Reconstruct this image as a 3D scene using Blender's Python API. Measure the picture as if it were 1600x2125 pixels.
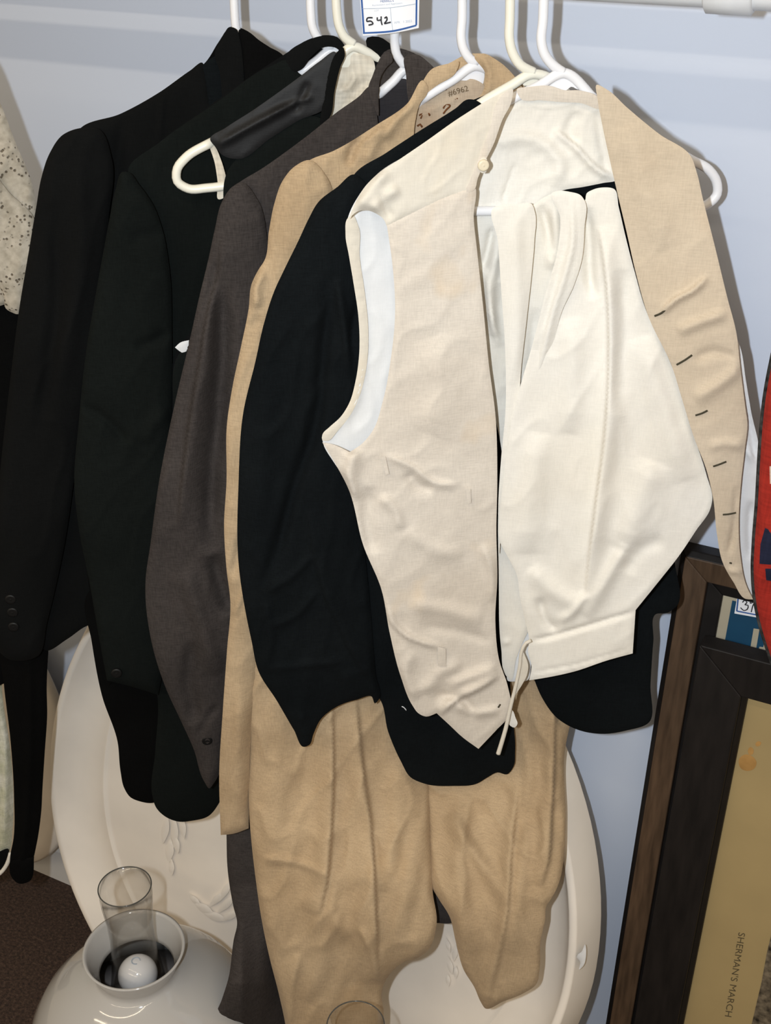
import bpy, bmesh, math, random
import numpy as np
from mathutils import Vector, noise as mnoise
from mathutils.geometry import delaunay_2d_cdt

random.seed(7)
for o in list(bpy.data.objects):
    bpy.data.objects.remove(o)
scene = bpy.context.scene
COL = scene.collection

# ------------------------------------------------------------------ camera
FW, FH, FPX = 1600.0, 2125.0, 2500.0
PITCH, YAW = math.radians(29.5), math.radians(26.6)      # looks down and to the left along the wall
CAM = Vector((0.0, -1.15, 1.65))                          # the wall is the plane y = 0, the floor z = 0
FHOR = Vector((-math.sin(YAW), math.cos(YAW), 0))
RIGHT = Vector((math.cos(YAW), math.sin(YAW), 0))
FWD = FHOR * math.cos(PITCH) - Vector((0, 0, math.sin(PITCH)))
UP = FHOR * math.sin(PITCH) + Vector((0, 0, math.cos(PITCH)))
cam_data = bpy.data.cameras.new('camera')
cam_data.sensor_fit = 'VERTICAL'
cam_data.sensor_height = 22.2
cam_data.lens = 22.2 * FPX / FH
cam_data.clip_start = 0.02
cam = bpy.data.objects.new('camera', cam_data)
COL.objects.link(cam)
cam.location = CAM
from mathutils import Matrix
cam.rotation_euler = Matrix((RIGHT, UP, -FWD)).transposed().to_euler()
scene.camera = cam

# ------------------------------------------------------------------ light and exposure
w = bpy.data.worlds.new('room_ambient')
scene.world = w
w.use_nodes = True
w.node_tree.nodes['Background'].inputs[0].default_value = (1.0, 0.80, 0.56, 1)
w.node_tree.nodes['Background'].inputs[1].default_value = 0.355

def area(name, loc, target, sx, sy, energy, color):
    l = bpy.data.lights.new(name, 'AREA')
    l.shape = 'RECTANGLE'; l.size = sx; l.size_y = sy
    l.energy = energy; l.color = color
    o = bpy.data.objects.new(name, l)
    COL.objects.link(o)
    o.location = loc
    d = (Vector(target) - Vector(loc)).normalized()
    o.rotation_euler = d.to_track_quat('-Z', 'Y').to_euler()
    return o

# the camera's own flash, just left of the lens (camera held upright)
FLASH = CAM - RIGHT * 0.080 + UP * 0.010
area('camera_flash', FLASH, FLASH + FWD - UP * 0.12, 0.012, 0.03, 12.0, (0.84, 0.92, 1.0))
# long warm ceiling tubes of the shop, running along the wall
area('ceiling_tube', (-0.3, -1.40, 2.5), (-0.3, -0.9, 0), 4.0, 0.04, 13.0, (1.0, 0.84, 0.62))
area('ceiling_tube', (-0.3, -2.70, 2.5), (-0.3, -1.4, 0), 4.0, 0.05, 22.0, (1.0, 0.84, 0.62))

vs = scene.view_settings
vs.view_transform = 'Standard'
vs.look = 'None'
vs.gamma = 1.0
vs.use_curve_mapping = False
vs.exposure = 0.0

# ------------------------------------------------------------------ helpers
def ray(u, v):
    return (RIGHT * (u - FW / 2) - UP * (v - FH / 2) + FWD * FPX) / FPX      # optical depth 1

def on_plane(u, v, p, n):
    d = ray(u, v)
    return CAM + d * ((Vector(p) - CAM).dot(n) / d.dot(n))

def at_depth(u, v, depth):
    return CAM + ray(u, v) * depth

def link(name, me, parent=None, loc=None):
    o = bpy.data.objects.new(name, me)
    COL.objects.link(o)
    if parent is not None:
        o.parent = parent
    if loc is not None:
        o.location = loc
    return o

def thing(name, label, cat, loc, group=None):
    o = link(name, None, None, loc)
    o.empty_display_size = 0.05
    tag(o, label, cat, group)
    return o

def tag(o, label, cat, group=None):
    o['label'] = label
    o['category'] = cat
    if group:
        o['group'] = group
    return o

def origin_of(parent):
    v = Vector((0, 0, 0))
    while parent is not None:
        v += parent.location
        parent = parent.parent
    return v

def mesh_from(name, verts, faces, mat, parent=None, smooth=True):
    off = origin_of(parent)
    me = bpy.data.meshes.new(name)
    me.from_pydata((np.array([tuple(v) for v in verts]) - np.array(off)).tolist(), [], faces)
    me.materials.append(mat)
    bm = bmesh.new()
    bm.from_mesh(me)
    bmesh.ops.recalc_face_normals(bm, faces=bm.faces)
    bm.to_mesh(me)
    bm.free()
    if smooth:
        me.shade_smooth()
    me.update()
    return link(name, me, parent)

def catmull(P, closed=True, step=7.0):
    """Points (u, v[, 's' = sharp corner]) -> dense polyline."""
    n = len(P)
    out = []
    rng = range(n if closed else n - 1)
    for i in rng:
        p1, p2 = P[i], P[(i + 1) % n]
        p0 = P[i - 1] if (closed or i > 0) else p1
        p3 = P[(i + 2) % n] if (closed or i + 2 < n) else p2
        a, b = np.array(p1[:2], float), np.array(p2[:2], float)
        L = np.linalg.norm(b - a)
        if L < 1e-6:
            continue
        def tang(q0, q1, q2, sharp):
            if sharp:
                return (b - a) * 0.6
            q0, q1, q2 = (np.array(q[:2], float) for q in (q0, q1, q2))
            d1, d2 = np.linalg.norm(q1 - q0) + 1e-9, np.linalg.norm(q2 - q1) + 1e-9
            t = ((q1 - q0) / d1 * d2 + (q2 - q1) / d2 * d1) / (d1 + d2)
            return t * L
        m1 = tang(p0, p1, p2, len(p1) > 2)
        m2 = tang(p1, p2, p3, len(p2) > 2)
        k = max(1, int(round(L / step)))
        for j in range(k):
            t = j / k
            h = ((2*t**3 - 3*t*t + 1) * a + (t**3 - 2*t*t + t) * m1 + (-2*t**3 + 3*t*t) * b + (t**3 - t*t) * m2)
            out.append((h[0], h[1]))
    if not closed:
        out.append(tuple(P[-1][:2]))
    return np.array(out)

def seg_dist(pts, poly, closed):
    """unsigned distance, side (+1 right of travel on screen), arclength fraction"""
    A = poly
    B = np.roll(poly, -1, 0) if closed else poly[1:]
    if not closed:
        A = poly[:-1]
    best = np.full(len(pts), 1e18)
    side = np.ones(len(pts))
    frac = np.zeros(len(pts))
    ln = np.linalg.norm(B - A, axis=1)
    cum = np.concatenate(([0], np.cumsum(ln)))
    tot = max(cum[-1], 1e-9)
    for i in range(len(A)):
        ab = B[i] - A[i]
        L2 = ab.dot(ab)
        if L2 < 1e-12:
            continue
        ap = pts - A[i]
        t = np.clip((ap @ ab) / L2, 0, 1)
        q = ap - t[:, None] * ab
        d = (q * q).sum(1)
        m = d < best
        best[m] = d[m]
        cr = ab[0] * ap[:, 1] - ab[1] * ap[:, 0]
        side[m] = np.where(cr[m] >= 0, 1, -1)
        frac[m] = (cum[i] + t[m] * ln[i]) / tot
    return np.sqrt(best), side, frac

def inside(pts, poly):
    x, y = pts[:, 0], pts[:, 1]
    c = np.zeros(len(pts), bool)
    n = len(poly)
    for i in range(n):
        x1, y1 = poly[i]
        x2, y2 = poly[(i + 1) % n]
        if y1 == y2:
            continue
        m = ((y1 > y) != (y2 > y)) & (x < (x2 - x1) * (y - y1) / (y2 - y1) + x1)
        c ^= m
    return c

PHI_L, PHI_R = math.radians(36), math.radians(17)
RAIL_Y = -0.145

class Hang:
    """The upright, slightly bent sheet in which a hung garment lies: through the hook's point on the rail, left half
    swung out into the room, right half folded back nearer to the wall."""
    def __init__(self, stem_u, stem_v=0, shift=0.0):
        self.nL = Vector((math.sin(PHI_L), -math.cos(PHI_L), 0))
        self.nR = Vector((math.sin(PHI_R), -math.cos(PHI_R), 0))
        self.p = on_plane(stem_u, stem_v, (0, RAIL_Y, 0), Vector((0, 1, 0)))
        self.shift = shift
    def pos(self, u, v, off=0.0, bend=True):
        off += self.shift
        d = ray(u, v)
        tL = (self.p + self.nL * off - CAM).dot(self.nL) / d.dot(self.nL)
        if not bend:
            return CAM + d * tL
        tR = (self.p + self.nR * off - CAM).dot(self.nR) / d.dot(self.nR)
        k = 0.02
        h = max(0.0, min(1.0, 0.5 + 0.5 * (tR - tL) / k))
        t = tR * (1 - h) + tL * h - k * h * (1 - h)
        return CAM + d * t

def rays_np(V):
    R, U_, F_ = (np.array(q) for q in (RIGHT, UP, FWD))
    return ((V[:, :1] - FW / 2) * R - (V[:, 1:2] - FH / 2) * U_ + FPX * F_) / FPX

def pos_many(surf, V, off, bend):
    if isinstance(surf, Hang):
        D = rays_np(V)
        c = np.array(CAM); p = np.array(surf.p)
        o = off + surf.shift
        nL, nR = np.array(surf.nL), np.array(surf.nR)
        tL = ((p - c) @ nL + o) / (D @ nL)
        if bend:
            tR = ((p - c) @ nR + o) / (D @ nR)
            k = 0.02
            h = np.clip(0.5 + 0.5 * (tR - tL) / k, 0, 1)
            t = tR * (1 - h) + tL * h - k * h * (1 - h)
        else:
            t = tL
        return c + D * t[:, None]
    if isinstance(surf, Flat):
        D = rays_np(V)
        c = np.array(CAM); p = np.array(surf.p); n = np.array(surf.n)
        t = ((p - c) @ n + off) / (D @ n)
        return c + D * t[:, None]
    return np.array([surf.pos(u, v, o, bend) for (u, v), o in zip(V, off)])

class Flat:
    def __init__(self, p, n):
        self.p, self.n = Vector(p), Vector(n).normalized()
    def pos(self, u, v, off=0.0, bend=True):
        return on_plane(u, v, self.p + self.n * off, self.n)

def relief(pts, poly, bulge, edge, folds, wrinkle, seed):
    d, _, _ = seg_dist(pts, poly, True)
    t = np.clip(d / edge, 0, 1)
    e0 = 0.8 if edge <= 26 else 0.5
    prof = e0 + (1 - e0) * np.sqrt(np.clip(1 - (1 - t) ** 2, 0, 1))
    h = bulge * prof
    fade = np.clip(d / 10.0, 0, 1)
    for f in folds:
        line, width, amp = f[0], f[1], f[2]
        sided = f[3] if len(f) > 3 else 0
        pl = catmull([tuple(q) for q in line], closed=False, step=10)
        fd, side, fr = seg_dist(pts, pl, False)
        ww = np.full(len(pts), float(width))
        if sided:
            ww = np.where(side * sided > 0, width, 4.5)
        taper = np.clip(np.minimum(fr, 1 - fr) / 0.18, 0, 1) ** 0.7 if not (len(f) > 4 and f[4]) else 1.0
        h = h + amp * np.exp(-(fd / ww) ** 2) * taper * fade
    if wrinkle:
        amp, sc, stretch, ang = wrinkle
        ca, sa = math.cos(ang), math.sin(ang)
        for i, (u, v) in enumerate(pts):
            a = (u * ca + v * sa) / sc
            b = (-u * sa + v * ca) / (sc * stretch)
            wv = mnoise.noise(Vector((a, b, seed * 7.31))) + 0.5 * mnoise.noise(Vector((a * 2.3 + 5, b * 2.0, seed * 3.7)))
            rg = 1 - abs(mnoise.noise(Vector((a * 0.8 + 9, b * 0.8, seed * 5.1)))) * 2
            h[i] += amp * (wv * 0.7 + max(0, rg) ** 3 * 0.8) * fade[i]
    return h

def pushed_out(u, v):
    """trouser legs hang free, then rest against the leaning oval and are pushed out into the room"""
    t = max(0.0, min(1.0, (v - 1540) / 420))
    k = max(0.0, min(1.0, (u - 450) / 500))
    return 0.105 * t * t * (3 - 2 * t) * (0.45 + 0.55 * k)

def over_shade(u, v):
    """the charcoal leg also lies over the flank of the lamp shade"""
    return pushed_out(u, v) + 0.075 * max(0.0, min(1.0, (620 - u) / 120)) * max(0.0, min(1.0, (v - 1840) / 200))

PANEL_N = [0]
def panel(name, parent, outline, surf, mat, off=0.0, bulge=0.006, edge=26, back=0.004, folds=(), wrinkle=None,
          step=6.0, bend=True, slope=None, mats=None):
    """A piece of cloth cut to an outline: front face in relief, back face, one closed sewn edge."""
    PANEL_N[0] += 1
    seed = PANEL_N[0]
    poly = catmull(outline, True, step * 0.8)
    keep = [0]
    for i in range(1, len(poly)):
        if np.linalg.norm(poly[i] - poly[keep[-1]]) > 1.0:
            keep.append(i)
    poly = poly[keep]
    lo, hi = poly.min(0), poly.max(0)
    g = []
    r = 0
    y = lo[1]
    while y < hi[1]:
        x = lo[0] + (step / 2 if r % 2 else 0)
        while x < hi[0]:
            g.append((x, y))
            x += step
        y += step * 0.87
        r += 1
    g = np.array(g)
    g = g[inside(g, poly)]
    if len(g):
        d, _, _ = seg_dist(g, poly, True)
        g = g[d > step * 0.5]
    nb = len(poly)
    allp = np.concatenate([poly, g]) if len(g) else poly
    V, E, F, *_ = delaunay_2d_cdt([Vector((p[0], p[1])) for p in allp], [], [list(range(nb))], 1, 1e-4)
    V = np.array([(p.x, p.y) for p in V])
    d, _, _ = seg_dist(V, poly, True)
    h = relief(V, poly, bulge, edge, folds, wrinkle, seed)
    t = np.clip(d / edge, 0, 1)
    e0 = 0.8 if edge <= 26 else 0.5
    lip = e0 * bulge - min(0.0018, bulge * 0.5 + back)          # cloth thickness at the sewn edge
    hb = lip + (-back - lip) * np.sqrt(np.clip(1 - (1 - t) ** 2, 0, 1))
    sl = np.zeros(len(V))
    if slope:
        for i, (u, v) in enumerate(V):
            sl[i] = slope(u, v)
    PF = pos_many(surf, V, off + sl + np.maximum(h, hb + 0.0004), bend)
    PB = pos_many(surf, V, off + sl + hb, bend)
    N = len(V)
    verts = np.concatenate([PF, PB])
    faces = []
    cnt = {}
    for f in F:
        a, b, c = (V[k] for k in f[:3])
        ccw = (b[0]-a[0])*(c[1]-a[1]) - (b[1]-a[1])*(c[0]-a[0])
        ff = list(f) if ccw < 0 else list(reversed(f))
        faces.append(ff)
        faces.append([k + N for k in reversed(ff)])
        for k in range(len(ff)):
            e = (ff[k], ff[(k + 1) % len(ff)])
            cnt.setdefault((min(e), max(e)), []).append(e)
    ring = set()
    for key, es in cnt.items():
        if len(es) == 1:
            i, j = es[0]
            faces.append([j, i, i + N, j + N])
            ring.add(key)
            ring.add((key[0] + N, key[1] + N))
    o = mesh_from(name, verts, faces, mat, parent)
    me = o.data
    ev = np.zeros(len(me.edges) * 2, int)
    me.edges.foreach_get('vertices', ev)
    ev = ev.reshape(-1, 2)
    sh = [((min(p), max(p)) in ring) for p in ev.tolist()]
    at = me.attributes.get('sharp_edge') or me.attributes.new('sharp_edge', 'BOOLEAN', 'EDGE')
    at.data.foreach_set('value', sh)
    me.update()
    return o

def tube_mesh(path, radius, seg=12, closed=False, caps=True):
    """verts, faces of a tube along 3-D points"""
    P = [Vector(p) for p in path]
    n = len(P)
    T = []
    for i in range(n):
        a = P[i - 1] if (i > 0 or closed) else P[i]
        b = P[(i + 1) % n] if (i < n - 1 or closed) else P[i]
        T.append((b - a).normalized())
    up = Vector((0, 0, 1)) if abs(T[0].z) < 0.9 else Vector((1, 0, 0))
    N = (up - T[0] * up.dot(T[0])).normalized()
    verts, faces = [], []
    for i in range(n):
        N = (N - T[i] * N.dot(T[i])).normalized()
        B = T[i].cross(N)
        r = radius[i] if isinstance(radius, (list, tuple)) else radius
        for k in range(seg):
            a = 2 * math.pi * k / seg
            verts.append(P[i] + (N * math.cos(a) + B * math.sin(a)) * r)
    m = n if closed else n - 1
    for i in range(m):
        j = (i + 1) % n
        for k in range(seg):
            l = (k + 1) % seg
            faces.append([i*seg + k, i*seg + l, j*seg + l, j*seg + k])
    if caps and not closed:
        faces.append(list(reversed(range(seg))))
        faces.append([(n-1)*seg + k for k in range(seg)])
    return verts, faces

def tube(name, parent, path, radius, mat, seg=12, closed=False):
    v, f = tube_mesh(path, radius, seg, closed)
    return mesh_from(name, v, f, mat, parent)

def px_tube(name, parent, pts, surf, off, radius, mat, step=8, seg=10, closed=False, bend=False):
    pl = catmull(pts, closed, step)
    return tube(name, parent, [surf.pos(u, v, off, bend) for u, v in pl], radius, mat, seg, closed)

def boxv(x0, x1, y0, y1, z0, z1):
    v = [(x, y, z) for z in (z0, z1) for y in (y0, y1) for x in (x0, x1)]
    f = [[0, 2, 3, 1], [4, 5, 7, 6], [0, 1, 5, 4], [2, 6, 7, 3], [0, 4, 6, 2], [1, 3, 7, 5]]
    return v, f

def box(name, parent, b, mat, bevel=0.0):
    v, f = boxv(*b)
    o = mesh_from(name, v, f, mat, parent, smooth=False)
    if bevel:
        m = o.modifiers.new('bevel', 'BEVEL')
        m.width = bevel
        m.segments = 2
    return o

def lathe(name, parent, prof, centre, mat, seg=64, sx=1.0, closed_prof=False):
    c = Vector(centre)
    verts, faces = [], []
    n = len(prof)
    for r, z in prof:
        for k in range(seg):
            a = 2 * math.pi * k / seg
            verts.append(c + Vector((r * math.cos(a) * sx, r * math.sin(a), z)))
    rng = n if closed_prof else n - 1
    for i in range(rng):
        j = (i + 1) % n
        for k in range(seg):
            l = (k + 1) % seg
            faces.append([i*seg + k, i*seg + l, j*seg + l, j*seg + k])
    return mesh_from(name, verts, faces, mat, parent)

def button(name, parent, p, n, r, th, mat):
    n = n.normalized()
    up = Vector((0, 0, 1))
    ex = up.cross(n).normalized()
    ey = n.cross(ex)
    prof = [(0.0002, th), (r * 0.45, th * 0.75), (r * 0.75, th), (r * 0.95, th * 0.7), (r, 0), (r * 0.9, -th * 0.6), (0.0002, -th * 0.6)]
    seg = 20
    verts, faces = [], []
    for q, h in prof:
        for k in range(seg):
            a = 2 * math.pi * k / seg
            verts.append(Vector(p) + ex * (q * math.cos(a)) + ey * (q * math.sin(a)) + n * h)
    for i in range(len(prof) - 1):
        for k in range(seg):
            l = (k + 1) % seg
            faces.append([i*seg + k, i*seg + l, (i+1)*seg + l, (i+1)*seg + k])
    return mesh_from(name, verts, faces, mat, parent)

# ------------------------------------------------------------------ materials
def nodes_of(name):
    m = bpy.data.materials.new(name)
    m.use_nodes = True
    nt = m.node_tree
    return m, nt, nt.nodes['Principled BSDF']

def ramp(nt, fac, stops):
    r = nt.nodes.new('ShaderNodeValToRGB')
    nt.links.new(fac, r.inputs[0])
    e = r.color_ramp.elements
    while len(e) < len(stops):
        e.new(0.5)
    for k, (p, c) in enumerate(stops):
        e[k].position = p
        e[k].color = (*c, 1) if len(c) == 3 else c
    return r.outputs[0]

def tex_noise(nt, co, scale, detail=3, stretch=(1, 1, 1), rough=0.5):
    mp = nt.nodes.new('ShaderNodeMapping')
    mp.inputs['Scale'].default_value = stretch
    nt.links.new(co, mp.inputs[0])
    t = nt.nodes.new('ShaderNodeTexNoise')
    t.inputs['Scale'].default_value = scale
    t.inputs['Detail'].default_value = detail
    t.inputs['Roughness'].default_value = rough
    nt.links.new(mp.outputs[0], t.inputs['Vector'])
    return t.outputs[0]

def math_node(nt, op, a, b):
    n = nt.nodes.new('ShaderNodeMath')
    n.operation = op
    for k, x in enumerate((a, b)):
        if isinstance(x, (int, float)):
            n.inputs[k].default_value = x
        else:
            nt.links.new(x, n.inputs[k])
    return n.outputs[0]

def mix_rgb(nt, fac, a, b, mode='MIX'):
    n = nt.nodes.new('ShaderNodeMix')
    n.data_type = 'RGBA'
    n.blend_type = mode
    for k, x in ((0, fac), (6, a), (7, b)):
        if isinstance(x, (int, float)):
            n.inputs[k].default_value = x
        elif isinstance(x, tuple):
            n.inputs[k].default_value = (*x, 1)
        else:
            nt.links.new(x, n.inputs[k])
    return n.outputs[2]

def objco(nt):
    return nt.nodes.new('ShaderNodeTexCoord').outputs['Object']

def fabric(name, c1, c2, slub=0.25, blotch=9.0, rough=0.9, sheen=0.0, bump=0.25, weave=900, stain=None, stain_amt=0.5, spec=0.2):
    m, nt, b = nodes_of(name)
    co = objco(nt)
    big = tex_noise(nt, co, blotch, 4)
    col = ramp(nt, big, [(0.32, c1), (0.68, c2)])
    h1 = tex_noise(nt, co, weave / 8, 2, (1, 1, 9))
    h2 = tex_noise(nt, co, weave / 8, 2, (9, 9, 1))
    wv = math_node(nt, 'ADD', h1, h2)
    wv2 = math_node(nt, 'MULTIPLY', wv, 0.5)
    dark = ramp(nt, wv2, [(0.30, (1 - slub,) * 3), (0.62, (1, 1, 1))])
    col = mix_rgb(nt, 1.0, col, dark, 'MULTIPLY')
    if stain:
        s = tex_noise(nt, co, 13, 3, (1, 1, 0.7))
        sf = ramp(nt, s, [(0.60, (0, 0, 0)), (0.72, (stain_amt,) * 3)])
        col = mix_rgb(nt, sf, col, stain)
    nt.links.new(col, b.inputs['Base Color'])
    b.inputs['Roughness'].default_value = rough
    b.inputs['Specular IOR Level'].default_value = spec
    if sheen:
        b.inputs['Sheen Weight'].default_value = sheen
    bp = nt.nodes.new('ShaderNodeBump')
    bp.inputs['Strength'].default_value = bump
    bp.inputs['Distance'].default_value = 0.0006
    fine = tex_noise(nt, co, 60, 4)
    hsum = math_node(nt, 'ADD', wv2, math_node(nt, 'MULTIPLY', fine, 1.5))
    nt.links.new(hsum, bp.inputs['Height'])
    nt.links.new(bp.outputs[0], b.inputs['Normal'])
    return m

def plain(name, c, rough=0.5, spec=0.5, metal=0.0, coat=0.0, var=0.0, vscale=30, stretch=(1, 1, 1)):
    m, nt, b = nodes_of(name)
    if var:
        n = tex_noise(nt, objco(nt), vscale, 4, stretch)
        lo = tuple(x * (1 - var) for x in c)
        hi = tuple(min(1, x * (1 + var)) for x in c)
        nt.links.new(ramp(nt, n, [(0.3, lo), (0.7, hi)]), b.inputs['Base Color'])
    else:
        b.inputs['Base Color'].default_value = (*c, 1)
    b.inputs['Roughness'].default_value = rough
    b.inputs['Specular IOR Level'].default_value = spec
    b.inputs['Metallic'].default_value = metal
    b.inputs['Coat Weight'].default_value = coat
    return m

def glass(name, tint=(0.965, 0.962, 0.955), edge=(0.5, 0.5, 0.49)):
    """thin clear glass wall: transmission that deepens toward grazing angles, plus a mirror-like surface reflection"""
    m = bpy.data.materials.new(name)
    m.use_nodes = True
    nt = m.node_tree
    nt.nodes.clear()
    out = nt.nodes.new('ShaderNodeOutputMaterial')
    lw = nt.nodes.new('ShaderNodeLayerWeight')
    lw.inputs[0].default_value = 0.5
    tr = nt.nodes.new('ShaderNodeBsdfTransparent')
    nt.links.new(ramp(nt, lw.outputs['Facing'], [(0.0, tint), (0.88, tint), (1.0, edge)]), tr.inputs[0])
    gl = nt.nodes.new('ShaderNodeBsdfGlossy')
    gl.inputs['Roughness'].default_value = 0.03
    mx = nt.nodes.new('ShaderNodeMixShader')
    pw = math_node(nt, 'POWER', lw.outputs['Facing'], 3.0)
    nt.links.new(math_node(nt, 'MULTIPLY_ADD', pw, 0.45), mx.inputs[0])
    mx.inputs[0].links[0].from_node.inputs[2].default_value = 0.03
    nt.links.new(tr.outputs[0], mx.inputs[1])
    nt.links.new(gl.outputs[0], mx.inputs[2])
    nt.links.new(mx.outputs[0], out.inputs[0])
    return m

M = {}
def wall_mat():
    m, nt, b = nodes_of('painted wall')
    co = objco(nt)
    n = tex_noise(nt, co, 3, 3)
    nt.links.new(ramp(nt, n, [(0.3, (0.555, 0.61, 0.725)), (0.7, (0.59, 0.645, 0.755))]), b.inputs['Base Color'])
    b.inputs['Roughness'].default_value = 0.75
    b.inputs['Specular IOR Level'].default_value = 0.25
    bp = nt.nodes.new('ShaderNodeBump')
    bp.inputs['Strength'].default_value = 0.08
    bp.inputs['Distance'].default_value = 0.001
    nt.links.new(tex_noise(nt, co, 260, 3), bp.inputs['Height'])
    nt.links.new(bp.outputs[0], b.inputs['Normal'])
    return m
def carpet_mat():
    m, nt, b = nodes_of('brown carpet')
    co = objco(nt)
    n = tex_noise(nt, co, 190, 4, rough=0.7)
    nt.links.new(ramp(nt, n, [(0.3, (0.014, 0.008, 0.006)), (0.52, (0.052, 0.030, 0.021)), (0.75, (0.11, 0.07, 0.05))]), b.inputs['Base Color'])
    b.inputs['Roughness'].default_value = 1.0
    bp = nt.nodes.new('ShaderNodeBump')
    bp.inputs['Strength'].default_value = 1.0
    bp.inputs['Distance'].default_value = 0.004
    nt.links.new(tex_noise(nt, co, 260, 3), bp.inputs['Height'])
    nt.links.new(bp.outputs[0], b.inputs['Normal'])
    return m
def lace_mat():
    m, nt, b = nodes_of('ivory lace')
    co = objco(nt)
    v = nt.nodes.new('ShaderNodeTexVoronoi')
    v.inputs['Scale'].default_value = 230
    nt.links.new(co, v.inputs['Vector'])
    hole = ramp(nt, v.outputs['Distance'], [(0.20, (0.28, 0.25, 0.21)), (0.34, (1, 1, 1))])
    n = tex_noise(nt, co, 45, 3)
    pick = ramp(nt, n, [(0.47, (0, 0, 0)), (0.53, (1, 1, 1))])
    hh = mix_rgb(nt, pick, (1, 1, 1), hole)
    col = mix_rgb(nt, 1.0, ramp(nt, tex_noise(nt, co, 130, 3), [(0.3, (0.30, 0.265, 0.205)), (0.7, (0.47, 0.42, 0.34))]), hh, 'MULTIPLY')
    nt.links.new(col, b.inputs['Base Color'])
    b.inputs['Roughness'].default_value = 0.9
    bp = nt.nodes.new('ShaderNodeBump')
    bp.inputs['Strength'].default_value = 0.7
    bp.inputs['Distance'].default_value = 0.002
    nt.links.new(hh, bp.inputs['Height'])
    nt.links.new(bp.outputs[0], b.inputs['Normal'])
    return m

M['wall'] = wall_mat()
M['carpet'] = carpet_mat()
M['lace'] = lace_mat()
M['trim'] = plain('white trim paint', (0.68, 0.68, 0.68), 0.5, 0.4)
M['rail'] = plain('white enamelled tube', (0.72, 0.73, 0.74), 0.35, 0.5, var=0.04, vscale=60)
M['plastic'] = plain('white plastic', (0.80, 0.80, 0.82), 0.28, 0.5)
M['plastic_cream'] = plain('cream plastic', (0.80, 0.77, 0.66), 0.30, 0.5)
M['black'] = fabric('black wool', (0.0028, 0.0031, 0.0031), (0.0045, 0.0048, 0.0048), 0.3, 8, 0.95, 0.0, 0.5, spec=0.12)
M['black_deep'] = fabric('deep black wool', (0.002, 0.002, 0.002), (0.0035, 0.0035, 0.0035), 0.3, 8, 0.95, 0.0, 0.4, spec=0.06)
M['black_green'] = fabric('greenish black wool', (0.0045, 0.0058, 0.0053), (0.007, 0.0088, 0.008), 0.3, 7, 0.95, 0.0, 0.5, spec=0.08)
M['black_blue'] = fabric('blue black wool', (0.0035, 0.0048, 0.0056), (0.006, 0.0076, 0.0086), 0.35, 9, 0.95, 0.0, 0.5, spec=0.08)
M['satin'] = fabric('black satin', (0.005, 0.005, 0.0055), (0.010, 0.010, 0.0105), 0.3, 20, 0.62, 0.0, 0.3, spec=0.3)
M['charcoal'] = fabric('brown charcoal worsted', (0.040, 0.034, 0.032), (0.058, 0.049, 0.045), 0.45, 8, 0.95, 0.0, 0.6, spec=0.12)
M['charcoal_lining'] = fabric('dark plum lining', (0.010, 0.008, 0.010), (0.020, 0.015, 0.018), 0.3, 15, 0.6, 0.0, 0.3)
M['tan'] = fabric('tan linen', (0.40, 0.285, 0.168), (0.525, 0.39, 0.243), 0.25, 9, 0.95, 0.05, 0.6, stain=(0.40, 0.26, 0.13), stain_amt=0.35)
M['cream_linen'] = fabric('ecru linen', (0.59, 0.52, 0.435), (0.665, 0.605, 0.525), 0.14, 7, 0.95, 0.05, 0.5, stain=(0.62, 0.44, 0.24), stain_amt=0.45)
M['ecru_dark'] = fabric('ecru linen of the right front', (0.53, 0.435, 0.32), (0.60, 0.505, 0.385), 0.14, 7, 0.95, 0.05, 0.5, stain=(0.55, 0.40, 0.26), stain_amt=0.3)
M['ivory'] = fabric('ivory cotton', (0.60, 0.54, 0.44), (0.66, 0.615, 0.53), 0.08, 8, 0.95, 0.05, 0.35, stain=(0.72, 0.58, 0.38), stain_amt=0.25)
M['white_cloth'] = fabric('white cotton', (0.72, 0.675, 0.59), (0.76, 0.735, 0.68), 0.08, 6, 0.95, 0.05, 0.35)
M['lining'] = fabric('bluish white lining', (0.66, 0.67, 0.68), (0.71, 0.71, 0.70), 0.05, 7, 0.95, 0.0, 0.25)
M['plaid'] = fabric('cream ticking', (0.62, 0.54, 0.42), (0.76, 0.71, 0.60), 0.30, 40, 0.95, 0.0, 0.5, weave=300)
M['tan_band'] = fabric('tan cotton neckband', (0.43, 0.34, 0.25), (0.52, 0.43, 0.32), 0.2, 14, 0.95, 0.0, 0.4, stain=(0.30, 0.17, 0.08), stain_amt=0.3)
M['button_black'] = plain('black horn', (0.004, 0.004, 0.004), 0.5, 0.3)
M['button_cream'] = plain('cream bone', (0.68, 0.60, 0.44), 0.4, 0.5)
M['slit'] = plain('dark thread', (0.05, 0.045, 0.03), 0.9, 0.1)
M['plaster'] = plain('aged white plaster', (0.86, 0.79, 0.70), 0.8, 0.25, var=0.06, vscale=9)
M['opal'] = plain('opal glass', (0.42, 0.405, 0.385), 0.08, 0.5, coat=0.3)
M['glass'] = glass('clear chimney glass')
M['bulb'] = plain('frosted white bulb', (0.72, 0.72, 0.74), 0.12, 0.5)
M['brass'] = plain('aged brass', (0.22, 0.14, 0.05), 0.35, 0.5, metal=1.0, var=0.2)
M['dark_metal'] = plain('dark metal', (0.02, 0.018, 0.016), 0.5, 0.4, metal=0.6)
M['pewter'] = plain('dull pewter', (0.22, 0.20, 0.19), 0.45, 0.4, metal=0.3)
M['wood_brown'] = plain('brown frame wood', (0.075, 0.045, 0.026), 0.45, 0.4, var=0.35, vscale=25, stretch=(6, 6, 0.5))
M['wood_black'] = plain('ebonised frame wood', (0.008, 0.0065, 0.006), 0.5, 0.35, var=0.3, vscale=30)
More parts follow.
